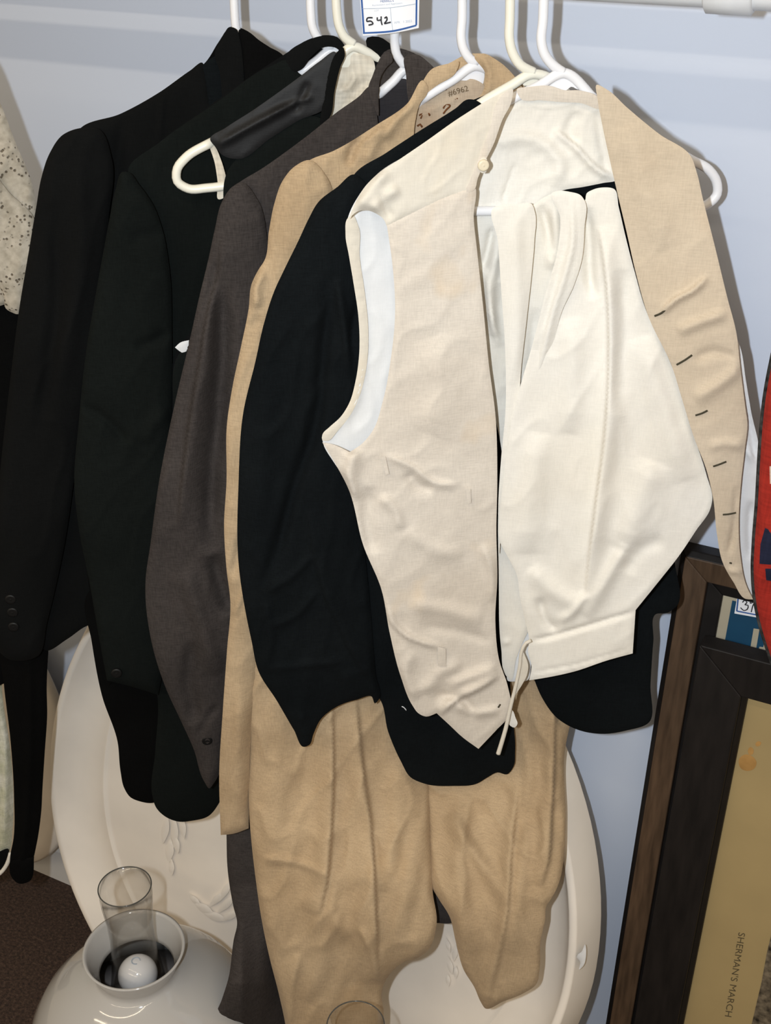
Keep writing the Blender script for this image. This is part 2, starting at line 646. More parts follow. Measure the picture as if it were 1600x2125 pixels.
M['wood_dark'] = plain('dark oak frame wood', (0.008, 0.0062, 0.0055), 0.55, 0.3, var=0.4, vscale=25, stretch=(4, 4, 0.6))
M['mat_cream'] = plain('cream mat board', (0.42, 0.37, 0.27), 0.8, 0.2, var=0.05)
M['poster_blue'] = plain('poster blue', (0.008, 0.055, 0.11), 0.6, 0.3, var=0.12)
M['paper_old'] = plain('aged print paper', (0.33, 0.245, 0.115), 0.85, 0.2, var=0.06, vscale=12)
M['ink_grey'] = plain('printed grey ink', (0.085, 0.065, 0.035), 0.9, 0.1)
M['engraving'] = plain('engraving ink', (0.10, 0.08, 0.055), 0.9, 0.1, var=0.8, vscale=120)
M['stain'] = plain('tea stain', (0.36, 0.20, 0.065), 0.9, 0.1, var=0.15, vscale=60)
M['paper'] = plain('white tag paper', (0.80, 0.80, 0.82), 0.7, 0.3)
M['tag_blue'] = plain('tag blue ink', (0.035, 0.10, 0.30), 0.7, 0.2)
M['tag_grey'] = plain('tag grey ink', (0.40, 0.47, 0.56), 0.8, 0.2)
M['pen'] = plain('pen ink', (0.03, 0.03, 0.035), 0.8, 0.2)
M['red'] = fabric('red woven wool', (0.26, 0.016, 0.010), (0.34, 0.025, 0.014), 0.35, 20, 1.0, 0.0, 0.8, weave=400)
M['navy'] = fabric('navy woven wool', (0.008, 0.010, 0.025), (0.014, 0.016, 0.035), 0.35, 20, 1.0, 0.0, 0.8, weave=400)
M['pale_wool'] = fabric('pale woven wool', (0.5, 0.36, 0.28), (0.6, 0.45, 0.36), 0.35, 20, 1.0, 0.0, 0.8, weave=400)
M['whipstitch'] = fabric('dark whipstitch wool', (0.010, 0.010, 0.009), (0.06, 0.055, 0.05), 0.5, 160, 1.0, 0.0, 1.0, weave=300)
M['brocade'] = fabric('pale green brocade', (0.50, 0.50, 0.36), (0.70, 0.68, 0.58), 0.3, 45, 0.7, 0.0, 0.8, weave=400)

# ------------------------------------------------------------------ the room
def struct(o):
    o['kind'] = 'structure'
    return o

def rounded_wall():
    v, f = boxv(-4.0, 3.2, 0.0, 0.12, 0.0, 2.6)
    return mesh_from('wall_back', v, f, M['wall'], None, False)
struct(rounded_wall())
struct(box('floor', None, (-4.0, 3.2, -3.6, 0.12, -0.08, 0.0), M['carpet']))
bb = []
prof = [(0.0, 0.0), (-0.014, 0.0), (-0.014, 0.075), (-0.011, 0.086), (-0.005, 0.092), (-0.005, 0.100), (0.0, 0.100)]
bv, bf = [], []
for x in (-4.0, 3.2):
    for y, z in prof:
        bv.append((x, y - 0.0005, z))
n = len(prof)
for i in range(n):
    j = (i + 1) % n
    bf.append([i, j, n + j, n + i])
bf += [list(range(n)), list(reversed(range(n, 2 * n)))]
struct(mesh_from('baseboard_back', bv, bf, M['trim'], None, False))

# ------------------------------------------------------------------ clothes rail
rail_pt = on_plane(1450, -30, (0, RAIL_Y, 0), Vector((0, 1, 0)))
RAIL_Z = rail_pt.z
RAIL_R = 0.0155
rail = thing('clothes_rail', 'white tubular clothes rail running along the wall above the hangers', 'rail', (0, RAIL_Y, RAIL_Z))
tube('pole', rail, [(x, RAIL_Y, RAIL_Z) for x in np.linspace(-2.2, 1.6, 40)], RAIL_R, M['rail'], 24)
cl = on_plane(1465, 0, (0, RAIL_Y, 0), Vector((0, 1, 0))).x
cr = on_plane(1568, 0, (0, RAIL_Y, 0), Vector((0, 1, 0))).x
tube('joining_sleeve', rail, [(cl, RAIL_Y, RAIL_Z), (cl + 0.002, RAIL_Y, RAIL_Z), (cr - 0.002, RAIL_Y, RAIL_Z), (cr, RAIL_Y, RAIL_Z)],
     [RAIL_R + 0.001, RAIL_R + 0.0042, RAIL_R + 0.0042, RAIL_R + 0.001], M['rail'], 24)
for x in (-1.9, 0.95):
    br = tube('bracket', rail, [(x, RAIL_Y, RAIL_Z), (x, RAIL_Y * 0.5, RAIL_Z - 0.0), (x, -0.002, RAIL_Z)], 0.009, M['rail'], 12)
    tube('wall_flange', br, [(x, -0.008, RAIL_Z), (x, -0.001, RAIL_Z)], 0.028, M['rail'], 24)

# ------------------------------------------------------------------ hanging sheets
S_LACE = Hang(330, 0)
S1 = Hang(487)
S2 = Hang(645)
S3 = Hang(697, 0, 0.008)
S4 = Hang(820)
S5 = Hang(958)
S6 = Hang(1056, 0, 0.012)
S7 = Hang(1124, 0, 0.015)

# ------------------------------------------------------------------ hangers
def hanger(surf, label, mat, stem, neck, loop, web=None, off=0.0, r=0.0042, hide=None):
    """stem: pixels from the top of the picture down to the neck; loop: closed outline of the triangle starting at the neck."""
    top = surf.pos(stem[0][0], stem[0][1], off, False)
    root = thing('clothes_hanger', label, 'hanger', surf.pos(neck[0], neck[1], off, False), 'plastic tube hangers on the rail')
    u = Vector((math.cos(PHI_L), math.sin(PHI_L), 0))
    pl = catmull(stem, False, 8)
    path = [surf.pos(a, b, off, False) for a, b in pl]
    # hook: up and over the rail
    c = Vector((top.x, RAIL_Y, RAIL_Z))
    rad = RAIL_R + r + 0.0008
    hook = []
    # across the rail (the hook opens to the back)
    for k in range(0, 19):
        a = math.radians(-20 - 0 + k * 215 / 18)      # from the front of the rail over the top to the back
        hook.append(c + Vector((0, -math.cos(a) * rad, math.sin(a) * rad)))
    start = hook[0]
    full = list(reversed(hook)) + [start.lerp(path[0], 0.5) + Vector((0, 0, 0))] + path
    tube('hook', root, full, r * 0.95, mat, 12)
    lp = catmull(loop, True, 8)
    def dip(a, b):                      # inside the cloth the arm lies a little deeper
        if not hide:
            return 0.0
        u0, u1, d, vmax = hide
        k = max(0.0, min(1.0, (a - u0) / 12.0)) * max(0.0, min(1.0, (u1 - a) / 12.0))
        return -d * k if b < vmax else 0.0
    tube('frame', root, [surf.pos(a, b, off + dip(a, b), False) for a, b in lp], r, mat, 12, True)
    if web:
        panel('web', root, web, surf, mat, off=off - 0.0012, bulge=0.0016, edge=6, back=0.0016, step=7, bend=False)
    return root

hanger(S1, 'white plastic hanger in the collar of the black dress coat beside the lace jacket', M['plastic'], hide=(-99, 478, 0.010, 999), stem=[(485, -20), (487, 30), (490, 60), (496, 80), (503, 92)], neck=(503, 95),
       loop=[(506, 92), (480, 112), (330, 235), (230, 310), (205, 335), (215, 365), (240, 372), (500, 368), (790, 360), (830, 345), (815, 312), (680, 210), (535, 108)])
hanger(S2, 'white plastic hanger whose arm shows in the black tailcoat collar', M['plastic'], hide=(-99, 624, 0.008, 999), stem=[(644, -20), (645, 25), (649, 58), (662, 82), (680, 97), (690, 102)], neck=(690, 104),
       loop=[(690, 104), (655, 128), (615, 158), (500, 255), (400, 325), (372, 350), (385, 372), (420, 380), (690, 376), (950, 370), (985, 350), (970, 320), (850, 215), (720, 118)])
hanger(S3, 'cream plastic hanger with its rounded end bare at the black waistcoat armhole', M['plastic_cream'], hide=(436, 702, 0.014, 360), stem=[(697, -20), (699, 25), (704, 55), (716, 78), (735, 92)], neck=(735, 98),
       loop=[(735, 97), (690, 135), (600, 205), (500, 268), (434, 298), (385, 328), (368, 350), (368, 376), (390, 391), (430, 390), (475, 385), (730, 382), (1000, 375), (1030, 350), (1010, 320), (900, 220), (765, 110)],
       web=[(712, 98), (735, 90), (757, 98), (767, 108), (768, 134), (740, 137), (704, 136), (706, 118)])
hanger(S4, 'white plastic hanger behind the paper number tag in the charcoal jacket', M['plastic'], hide=(-99, 796, 0.006, 999), stem=[(818, -20), (819, 60), (819, 90), (824, 115), (840, 137)], neck=(842, 145),
       loop=[(842, 145), (815, 170), (795, 188), (700, 275), (600, 340), (560, 365), (575, 385), (610, 392), (840, 388), (1090, 380), (1120, 355), (1100, 325), (990, 240), (870, 155)],
       web=[(828, 150), (842, 143), (862, 152), (862, 172), (842, 170), (818, 172)])
hanger(S5, 'white plastic hanger inside the inscribed neckband of the tan linen coat', M['plastic'], hide=(-99, 884, 0.008, 999), stem=[(959, -20), (959, 40), (957, 80), (961, 100), (975, 122), (990, 133)], neck=(990, 138),
       loop=[(990, 137), (940, 166), (885, 200), (780, 292), (690, 350), (660, 370), (672, 388), (710, 395), (980, 392), (1200, 385), (1240, 362), (1225, 330), (1120, 240), (1015, 145)],
       web=[(960, 158), (990, 140), (1002, 145), (1003, 172), (998, 184), (990, 176), (975, 168), (955, 165)], off=0.002)
hanger(S6, 'cream plastic hanger crossing in front of the tan collar, carrying the black jacket', M['plastic_cream'], hide=(-99, 976, 0.016, 999), stem=[(1059, -20), (1058, 40), (1057, 80), (1062, 105), (1080, 135), (1108, 150)], neck=(1105, 156),
       loop=[(1106, 154), (1060, 178), (978, 228), (880, 310), (785, 375), (752, 395), (765, 415), (800, 422), (1060, 418), (1300, 410), (1340, 390), (1325, 358), (1240, 270), (1165, 185), (1130, 158)],
       web=[(1090, 166), (1108, 156), (1130, 163), (1140, 178), (1118, 182), (1106, 178), (1085, 176)], off=0.000)
hanger(S7, 'white plastic hanger with rounded end showing beside the ecru waistcoat', M['plastic'], hide=(-99, 1058, 0.008, 400), stem=[(1129, -20), (1127, 40), (1124, 90), (1130, 112), (1145, 133), (1168, 150)], neck=(1165, 155),
       loop=[(1168, 152), (1115, 180), (1060, 206), (960, 266), (860, 325), (780, 380), (765, 405), (780, 430), (820, 437), (985, 438), (1220, 436), (1440, 434), (1468, 424), (1488, 402), (1487, 378), (1470, 352), (1434, 332), (1330, 270), (1240, 212)],
       web=[(1112, 186), (1165, 160), (1215, 186), (1200, 186), (1185, 180), (1176, 187), (1165, 192), (1154, 190), (1146, 180), (1130, 181)], off=0.012)

# ------------------------------------------------------------------ far left: lace jacket, black skirt, brocade gown
pos0 = S_LACE.pos(-60, 600, 0)
t = thing('lace_jacket', 'ivory lace jacket edge with scalloped cuff beside the black dress coat', 'jacket', pos0)
panel('body', t, [(-260, 120), (-120, 60), (-50, 110), (0, 212), (30, 290), (70, 395), (78, 470), (64, 560), (30, 620), (-80, 640), (-260, 600)],
      S_LACE, M['lace'], 0.0, 0.012, 40, wrinkle=(0.002, 40, 2, 0.3))
panel('sleeve', t, [(-40, 330), (20, 400), (70, 452), (75, 520), (62, 600), (48, 640), (38, 652), (24, 648), (12, 640), (8, 616), (2, 600), (-30, 560), (-60, 460)],
      S_LACE, M['lace'], 0.012, 0.012, 34, wrinkle=(0.002, 40, 2, 0.3))
t = thing('black_skirt', 'plain black skirt hanging below the ivory lace cuff', 'skirt', S_LACE.pos(-60, 1350, -0.012))
panel('skirt_panel', t, [(-240, 420), (0, 520), (40, 640), (36, 760), (26, 1000), (22, 1200), (5, 1420), (-60, 1430), (-240, 1420)], S_LACE, M['black_deep'], -0.014, 0.006, 40)
panel('waistband', t, [(-240, 405), (-5, 505), (2, 530), (-240, 430)], S_LACE, M['black'], -0.010, 0.004, 12)
t = thing('brocade_gown', 'pale green brocade gown hem behind the narrow black trouser leg', 'gown', S_LACE.pos(-60, 1800, -0.03))
panel('skirt_panel', t, [(-240, 900), (-20, 1000), (0, 1330), (6, 1450), (22, 1560), (28, 1650), (26, 1720), (18, 1768), (-20, 1786), (-240, 1770)], S_LACE, M['brocade'], -0.05, 0.012, 30,
      folds=[([(10, 1450), (12, 1600), (8, 1760)], 6, 0.006)], wrinkle=(0.002, 30, 3, 0))
panel('hem_band', t, [(-240, 1755), (-20, 1776), (18, 1762), (12, 1792), (0, 1806), (-240, 1800)], S_LACE, M['black'], -0.040, 0.006, 12)
px_tube('piping', t, [(-100, 1822), (-20, 1822), (0, 1812), (14, 1794), (22, 1770)], S_LACE, -0.034, 0.0028, M['white_cloth'])

# ------------------------------------------------------------------ black trousers and dress coat (back of the row)
t = thing('black_trousers', 'narrow black trouser leg hanging below the black dress coat hem', 'trousers', S1.pos(50, 1830, -0.012))
panel('trouser_leg', t, [(0, 1200), (110, 1200), (101, 1340), (97, 1430), (98, 1480), (93, 1560), (88, 1640), (86, 1680), (80, 1730), (68, 1790), (60, 1828), (40, 1833), (24, 1820), (21, 1780), (28, 1740), (29, 1650), (22, 1540), (8, 1420)],
      S1, M['black_deep'], -0.018, 0.016, 44, 0.012, folds=[([(60, 1350), (62, 1560), (45, 1810)], 8, 0.004)])
panel('cuff', t, [(23, 1786, 1), (71, 1778, 1), (61, 1829), (40, 1834), (25, 1822)], S1, M['black_deep'], -0.016, 0.016, 26, 0.013)

t = thing('dress_coat', 'deep black dress coat with satin facing, last on the rail by the wall', 'coat', S1.pos(300, 1350, 0))
panel('back', t, [(480, 55), (505, 60), (540, 85), (588, 116), (690, 200), (740, 330), (760, 700), (740, 1180), (600, 1240), (420, 1250), (260, 1260), (130, 1240), (120, 700), (160, 330), (250, 240), (340, 190), (430, 125), (455, 85)],
      S1, M['black_deep'], -0.014, 0.004, 20, 0.006, step=12)
panel('left_front', t, [(330, 192), (395, 146), (420, 130), (428, 150), (440, 220), (470, 260), (520, 300), (560, 500), (540, 900), (420, 1240), (300, 1300), (178, 1300), (140, 1326), (95, 1350), (70, 1300), (90, 1000), (120, 600), (140, 330), (165, 268), (250, 236)],
      S1, M['black'], 0.0, 0.008, 30, 0.004, folds=[([(255, 236), (245, 330), (230, 480), (215, 640)], 14, -0.006), ([(338, 190), (335, 240), (330, 300)], 5, 0.002)])
panel('sleeve', t, [(165, 266), (130, 280), (103, 318), (86, 368), (75, 430), (60, 520), (40, 640), (20, 800), (2, 960), (-14, 1150), (-20, 1325), (18, 1368), (78, 1362), (98, 1290), (130, 1150), (166, 900), (205, 640), (226, 450), (232, 330), (205, 268)],
      S1, M['black'], 0.010, 0.024, 70, 0.012,
      folds=[([(110, 420), (120, 600), (80, 900)], 16, -0.006), ([(160, 330), (170, 480), (120, 800)], 20, 0.005)], wrinkle=(0.0025, 60, 2.5, 0.2))
for k, (u, v) in enumerate([(22, 1243), (26, 1270), (28, 1300)]):
    px = S1.pos(u, v, 0.033)
    button('cuff_button', t, px, S7.nL, 0.0062, 0.0022, M['button_black'])
panel('collar', t, [(446, 108), (452, 92), (464, 72), (476, 56), (490, 60), (498, 84), (504, 130), (506, 200), (500, 262), (476, 268), (462, 210), (456, 150)],
      S1, M['black'], 0.004, 0.006, 14, 0.003)
panel('collar_turn', t, [(500, 60), (512, 64), (545, 90), (590, 118), (600, 160), (560, 240), (520, 280), (503, 265), (506, 180), (502, 110)],
      S1, M['black_deep'], 0.002, 0.006, 16, 0.003)
panel('satin_facing', t, [(422, 134), (436, 122), (450, 116), (456, 150), (460, 205), (455, 222), (440, 230), (430, 200)], S1, M['black_blue'], 0.002, 0.004, 12, 0.002)

# ------------------------------------------------------------------ black tailcoat
t = thing('tailcoat', 'greenish black tailcoat with rounded tails in front of the oval plaque', 'coat', S2.pos(330, 1700, 0))
panel('back', t, [(640, 82), (672, 73), (700, 77), (716, 95), (780, 170), (860, 300), (880, 700), (860, 1150), (700, 1230), (420, 1240), (300, 1200), (250, 700), (300, 330), (450, 208), (590, 113)],
      S2, M['black'], -0.012, 0.004, 20, 0.004, step=12)
panel('left_front', t, [(266, 352), (330, 296), (450, 212), (560, 138), (600, 125), (618, 150), (645, 165), (672, 175), (690, 250), (700, 500), (660, 900), (560, 1200), (470, 1440), (345, 1440), (330, 1000), (330, 600), (300, 420)],
      S2, M['black_green'], 0.0, 0.006, 24, 0.004, wrinkle=(0.0015, 80, 2, 0))
panel('collar', t, [(594, 118), (640, 83), (672, 74), (700, 78), (715, 96), (712, 112), (698, 100), (672, 98), (648, 116), (622, 146), (604, 150)],
      S2, M['black'], 0.002, 0.005, 12, 0.004)
panel('tail', t, [(300, 1350), (345, 1300), (470, 1280), (500, 1450), (472, 1600), (456, 1664), (432, 1694), (400, 1703), (370, 1705), (342, 1694), (324, 1676), (316, 1650), (322, 1560), (326, 1440)],
      S2, M['black_green'], -0.004, 0.010, 44, 0.006)
panel('tail', t, [(178, 1240), (190, 1330), (212, 1445), (244, 1540), (250, 1600), (258, 1636), (270, 1654), (290, 1663), (318, 1666), (345, 1650), (350, 1400), (330, 1250), (240, 1180)],
      S2, M['black_deep'], -0.016, 0.006, 36, 0.006)
panel('skirt_edge', t, [(158, 1030), (170, 1100), (188, 1240), (205, 1330), (228, 1420), (240, 1400), (220, 1250), (190, 1060)], S2, M['black_deep'], -0.006, 0.006, 14, 0.006)
panel('sleeve', t, [(256, 356), (240, 392), (228, 450), (214, 525), (197, 620), (180, 720), (163, 880), (154, 1000), (164, 1100), (185, 1205), (205, 1320), (222, 1412, 1), (270, 1424), (328, 1442, 1), (350, 1330), (352, 1150), (352, 1000), (356, 850), (357, 700), (352, 560), (338, 480), (318, 425), (288, 382), (268, 358)],
      S2, M['black_green'], 0.008, 0.018, 60, 0.010,
      folds=[([(350, 690), (310, 712), (280, 722)], 12, -0.005), ([(170, 840), (205, 860), (240, 890), (262, 920)], 10, -0.005), ([(350, 855), (320, 880), (300, 920)], 14, 0.004),
             ([(345, 480), (300, 490), (270, 500)], 16, -0.003)], wrinkle=(0.0018, 60, 2, 0.4))
button('cuff_button', t, S2.pos(242, 1396, 0.026), S7.nL, 0.0062, 0.0022, M['button_black'])

# ------------------------------------------------------------------ black waistcoat with cream lining
t = thing('black_waistcoat', 'black waistcoat with satin shoulder and cream ticking lining on the cream hanger', 'waistcoat', S3.pos(500, 1200, 0))
panel('lining', t, [(690, 120), (720, 112), (770, 118), (780, 180), (800, 300), (760, 420), (660, 400), (672, 260)], S3, M['plaid'], -0.010, 0.003, 12, 0.002,
      folds=[([(690, 190), (725, 180), (738, 150)], 6, 0.004), ([(700, 240), (730, 200), (770, 160)], 8, -0.003)])
panel('back', t, [(762, 78), (785, 76), (812, 92), (860, 135), (900, 220), (910, 500), (880, 1000), (700, 1120), (480, 1100), (400, 1000), (372, 720), (440, 640), (480, 420), (640, 420), (780, 400), (775, 180), (768, 120)],
      S3, M['black'], -0.013, 0.003, 14, 0.003, step=12)
panel('satin_shoulder', t, [(436, 290), (470, 264), (520, 232), (580, 190), (626, 156), (662, 128), (696, 108), (700, 130), (688, 190), (676, 222), (620, 250), (560, 288), (494, 330), (462, 322), (448, 306)],
      S3, M['satin'], 0.006, 0.006, 20, 0.004, folds=[([(450, 302), (520, 262), (600, 220)], 8, 0.005), ([(640, 170), (625, 205), (610, 235)], 7, -0.003), ([(560, 240), (610, 215), (650, 200)], 6, 0.003)], wrinkle=(0.0008, 40, 2.5, 0.6))
panel('neck_edging', t, [(712, 98), (716, 112), (706, 140), (694, 190), (684, 244), (668, 262), (672, 200), (684, 140), (698, 110)], S3, M['black'], 0.008, 0.005, 9, 0.004)
panel('left_front', t, [(672, 250), (684, 300), (690, 600), (660, 1000), (560, 1180), (440, 1120), (372, 1000), (360, 850), (368, 740), (400, 700), (440, 620), (464, 480), (474, 352), (530, 296), (600, 245)],
      S3, M['black_green'], 0.004, 0.005, 20, 0.004)
panel('armhole_lining', t, [(434, 292), (446, 304), (458, 330), (470, 372), (474, 392), (462, 412), (455, 414), (452, 380), (446, 340)], S3, M['plaid'], -0.002, 0.002, 7, 0.002, step=6)
panel('armhole_lining', t, [(363, 721, 1), (374, 711), (392, 706, 1), (390, 737, 1), (376, 731)], S3, M['lining'], 0.006, 0.003, 7, 0.002, step=5)

# ------------------------------------------------------------------ charcoal jacket and trousers
t = thing('charcoal_trousers', 'dark charcoal trousers hanging behind the tan linen trousers', 'trousers', S4.pos(560, 2120, -0.02))
panel('trouser_leg', t, [(470, 1500), (470, 1735), (472, 1800), (484, 1880), (492, 1915), (485, 1950), (474, 2030), (460, 2075), (450, 2104), (500, 2122), (560, 2150), (640, 2160), (690, 2000), (700, 1800), (690, 1500)],
      S4, M['charcoal'], -0.020, 0.014, 50, 0.008, folds=[([(560, 1700), (555, 1900), (540, 2120)], 18, 0.004)], slope=over_shade)
panel('trouser_leg', t, [(680, 1500), (700, 1850), (740, 1960), (840, 1940), (900, 1916), (938, 1915), (960, 1850), (950, 1500)], S4, M['charcoal'], -0.022, 0.010, 40, 0.006, slope=pushed_out)

t = thing('charcoal_jacket', 'charcoal brown worsted jacket with buttoned cuff beside the tan coat', 'jacket', S4.pos(500, 1620, 0))
panel('back', t, [(785, 128), (797, 108), (815, 100), (850, 106), (892, 133), (960, 220), (1000, 500), (980, 1100), (800, 1180), (600, 1180), (540, 1100), (540, 500), (620, 330), (770, 230)],
      S4, M['charcoal'], -0.012, 0.004, 14, 0.004, step=12)
panel('neck_lining', t, [(786, 178), (800, 172), (845, 166), (852, 200), (850, 260), (780, 300), (770, 250)], S4, M['charcoal_lining'], -0.007, 0.002, 8, 0.002)
panel('left_front', t, [(783, 244), (784, 205), (786, 180), (770, 178), (745, 200), (700, 232), (640, 280), (600, 310), (540, 352), (500, 376), (474, 396), (470, 440), (520, 480), (540, 700), (540, 1000), (600, 1160), (760, 1100), (800, 700), (800, 300)],
      S4, M['charcoal'], 0.002, 0.006, 20, 0.004, wrinkle=(0.0015, 70, 2, 0))
panel('collar', t, [(786, 184), (790, 160), (802, 140), (815, 126), (808, 108), (796, 112), (784, 130), (774, 155), (764, 185), (774, 215), (784, 240)], S4, M['charcoal'], 0.006, 0.005, 11, 0.003)
panel('collar_turn', t, [(842, 116), (860, 112), (893, 133), (920, 170), (905, 230), (860, 250), (846, 200), (843, 160)], S4, M['charcoal'], 0.006, 0.006, 14, 0.003)
panel('sleeve', t, [(500, 378), (475, 395), (460, 420), (446, 475), (432, 540), (415, 610), (395, 700), (360, 850), (330, 1000), (312, 1130), (302, 1205), (314, 1330), (345, 1430), (375, 1495), (402, 1555), (424, 1622), (434, 1636), (446, 1622), (466, 1520), (492, 1400), (522, 1200), (545, 900), (556, 650), (555, 500), (535, 415)],
      S4, M['charcoal'], 0.006, 0.018, 80, 0.010,
      folds=[([(460, 500), (456, 560), (436, 640), (415, 760), (392, 900), (372, 1100)], 26, 0.011, -1), ([(452, 540), (462, 700), (452, 860), (440, 1000), (438, 1150)], 20, -0.016),
             ([(440, 1150), (465, 1230), (480, 1270)], 18, -0.013), ([(380, 1180), (420, 1300), (445, 1400)], 20, 0.010), ([(400, 1330), (392, 1420), (410, 1500)], 16, -0.009), ([(455, 1460), (425, 1500), (412, 1530)], 7, -0.004)],
      wrinkle=(0.002, 60, 2.2, 0.25))
button('cuff_button', t, S4.pos(430, 1536, 0.021), S7.nL, 0.0062, 0.0022, M['button_black'])

# ------------------------------------------------------------------ tan linen suit
t = thing('tan_trousers', 'crumpled tan linen trousers hanging below the black jacket', 'trousers', S5.pos(800, 2090, -0.01))
panel('trouser_leg', t, [(560, 1180), (525, 1280), (514, 1400), (516, 1550), (518, 1700), (530, 1820), (545, 1920), (560, 1990), (578, 2060), (592, 2125), (600, 2180), (690, 2200), (780, 2180), (796, 2100), (792, 2060), (806, 2026), (838, 1997), (862, 1990), (886, 1974), (906, 1918), (898, 1850), (896, 1750), (890, 1620), (880, 1400), (800, 1220), (680, 1170)],
      S5, M['tan'], -0.004, 0.020, 40, 0.012,
      folds=[([(686, 1440), (690, 1600), (684, 1740), (676, 1830), (660, 1900)], 34, 0.015, 1), ([(736, 1440), (752, 1600), (768, 1720), (776, 1850), (780, 1960), (782, 2040)], 44, 0.014, 1),
             ([(540, 1780), (620, 1790), (680, 1815)], 10, 0.004, 1), ([(830, 1600), (815, 1750), (790, 1850)], 26, 0.007), ([(720, 1950), (690, 1900), (700, 1800)], 16, 0.006),
             ([(745, 1925), (770, 1980), (785, 2040)], 10, 0.006, -1), ([(620, 1980), (600, 2060), (590, 2125)], 14, 0.005), ([(880, 1700), (850, 1820), (815, 1960)], 22, 0.006),
             ([(590, 1400), (575, 1600), (580, 1800)], 30, 0.006), ([(640, 1850), (670, 1950), (640, 2080)], 24, 0.007)],
      wrinkle=(0.0038, 50, 2.0, 0.25), step=5.5, slope=pushed_out)
panel('trouser_leg', t, [(850, 1200), (1150, 1200), (1190, 1350), (1187, 1480), (1172, 1560), (1174, 1700), (1169, 1790), (1160, 1832), (1146, 1862), (1134, 1880), (1131, 1910), (1122, 1950), (1120, 2010), (1113, 2042), (1085, 2062), (1045, 2078), (1006, 2092), (998, 2080), (985, 2050), (962, 2012), (946, 1955), (932, 1900), (912, 1868), (896, 1840), (890, 1780), (884, 1620), (860, 1400)],
      S5, M['tan'], -0.004, 0.016, 40, 0.010,
      folds=[([(1150, 1420), (1148, 1560), (1142, 1700), (1135, 1790), (1120, 1840)], 26, 0.012, 1), ([(930, 1690), (985, 1770), (1030, 1840), (1045, 1880)], 16, 0.007), ([(1075, 1620), (1060, 1760), (1050, 1900), (1010, 2080)], 18, 0.008, 1),
             ([(1100, 1700), (1075, 1850), (1060, 1980)], 20, 0.006), ([(960, 1640), (950, 1800), (985, 1980)], 22, 0.006), ([(1120, 1480), (1100, 1600), (1085, 1700)], 18, 0.005)],
      wrinkle=(0.0038, 48, 2.0, -0.3), step=5.5, slope=pushed_out)

t = thing('tan_coat', 'tan linen coat with stained inscribed neckband between charcoal and black jackets', 'coat', S5.pos(600, 1700, 0))
panel('back', t, [(878, 168), (893, 146), (930, 132), (972, 112), (1005, 112), (1062, 152), (1130, 240), (1180, 500), (1170, 1050), (1000, 1180), (700, 1180), (660, 700), (700, 420), (850, 420), (862, 260)],
      S5, M['tan'], -0.012, 0.004, 14, 0.004, step=12)
panel('neckband', t, [(888, 200), (940, 172), (985, 165), (1006, 178), (1004, 230), (960, 330), (860, 330), (860, 280), (868, 225)], S5, M['tan_band'], -0.006, 0.002, 8, 0.002,
      folds=[([(864, 245), (910, 222), (960, 200)], 4, 0.0015)])
panel('left_front', t, [(880, 168), (888, 180), (886, 196), (872, 214), (863, 245), (858, 290), (850, 500), (800, 900), (700, 1180), (620, 1100), (600, 700), (585, 500), (600, 380), (640, 334), (690, 314), (780, 260), (845, 215)],
      S5, M['tan'], 0.002, 0.006, 22, 0.004, folds=[([(862, 205), (830, 240), (796, 290)], 10, 0.005), ([(765, 265), (735, 300), (722, 345)], 10, -0.006), ([(750, 300), (790, 268), (795, 262)], 5, 0.003), ([(800, 262), (775, 300), (760, 340)], 12, 0.005)],
      wrinkle=(0.0015, 50, 2, 0.7))
panel('collar', t, [(874, 208), (880, 168), (893, 146), (930, 132), (952, 128), (946, 150), (906, 178), (890, 190)], S5, M['tan'], 0.0, 0.005, 14, 0.003, folds=[([(890, 152), (888, 170), (886, 190)], 3, -0.002)])
panel('collar_turn', t, [(986, 116), (1000, 111), (1030, 124), (1064, 154), (1090, 200), (1060, 260), (1010, 270), (985, 215), (1002, 190), (1006, 150)], S5, M['tan'], 0.004, 0.008, 20, 0.003,
      folds=[([(1000, 118), (1014, 150), (1004, 200)], 8, 0.004)])
panel('sleeve', t, [(640, 332), (612, 345), (586, 376), (570, 420), (558, 480), (549, 540), (535, 562), (522, 590), (516, 640), (500, 720), (482, 805), (471, 880), (470, 1000), (465, 1090), (470, 1180), (478, 1250), (471, 1350), (462, 1480), (455, 1600), (458, 1733, 1), (485, 1730), (516, 1719, 1), (522, 1500), (545, 1300), (610, 1000), (660, 700), (690, 480), (680, 370)],
      S5, M['tan'], 0.004, 0.016, 70, 0.010,
      folds=[([(545, 560), (530, 600), (535, 640)], 12, 0.006), ([(520, 660), (545, 680), (560, 740)], 14, -0.004), ([(480, 1200), (500, 1130), (520, 1080)], 10, -0.005), ([(486, 1280), (505, 1230), (525, 1200)], 5, 0.004, 1), ([(500, 1420), (496, 1560), (490, 1700)], 14, 0.004)],
      wrinkle=(0.0018, 40, 2.5, 0.2))
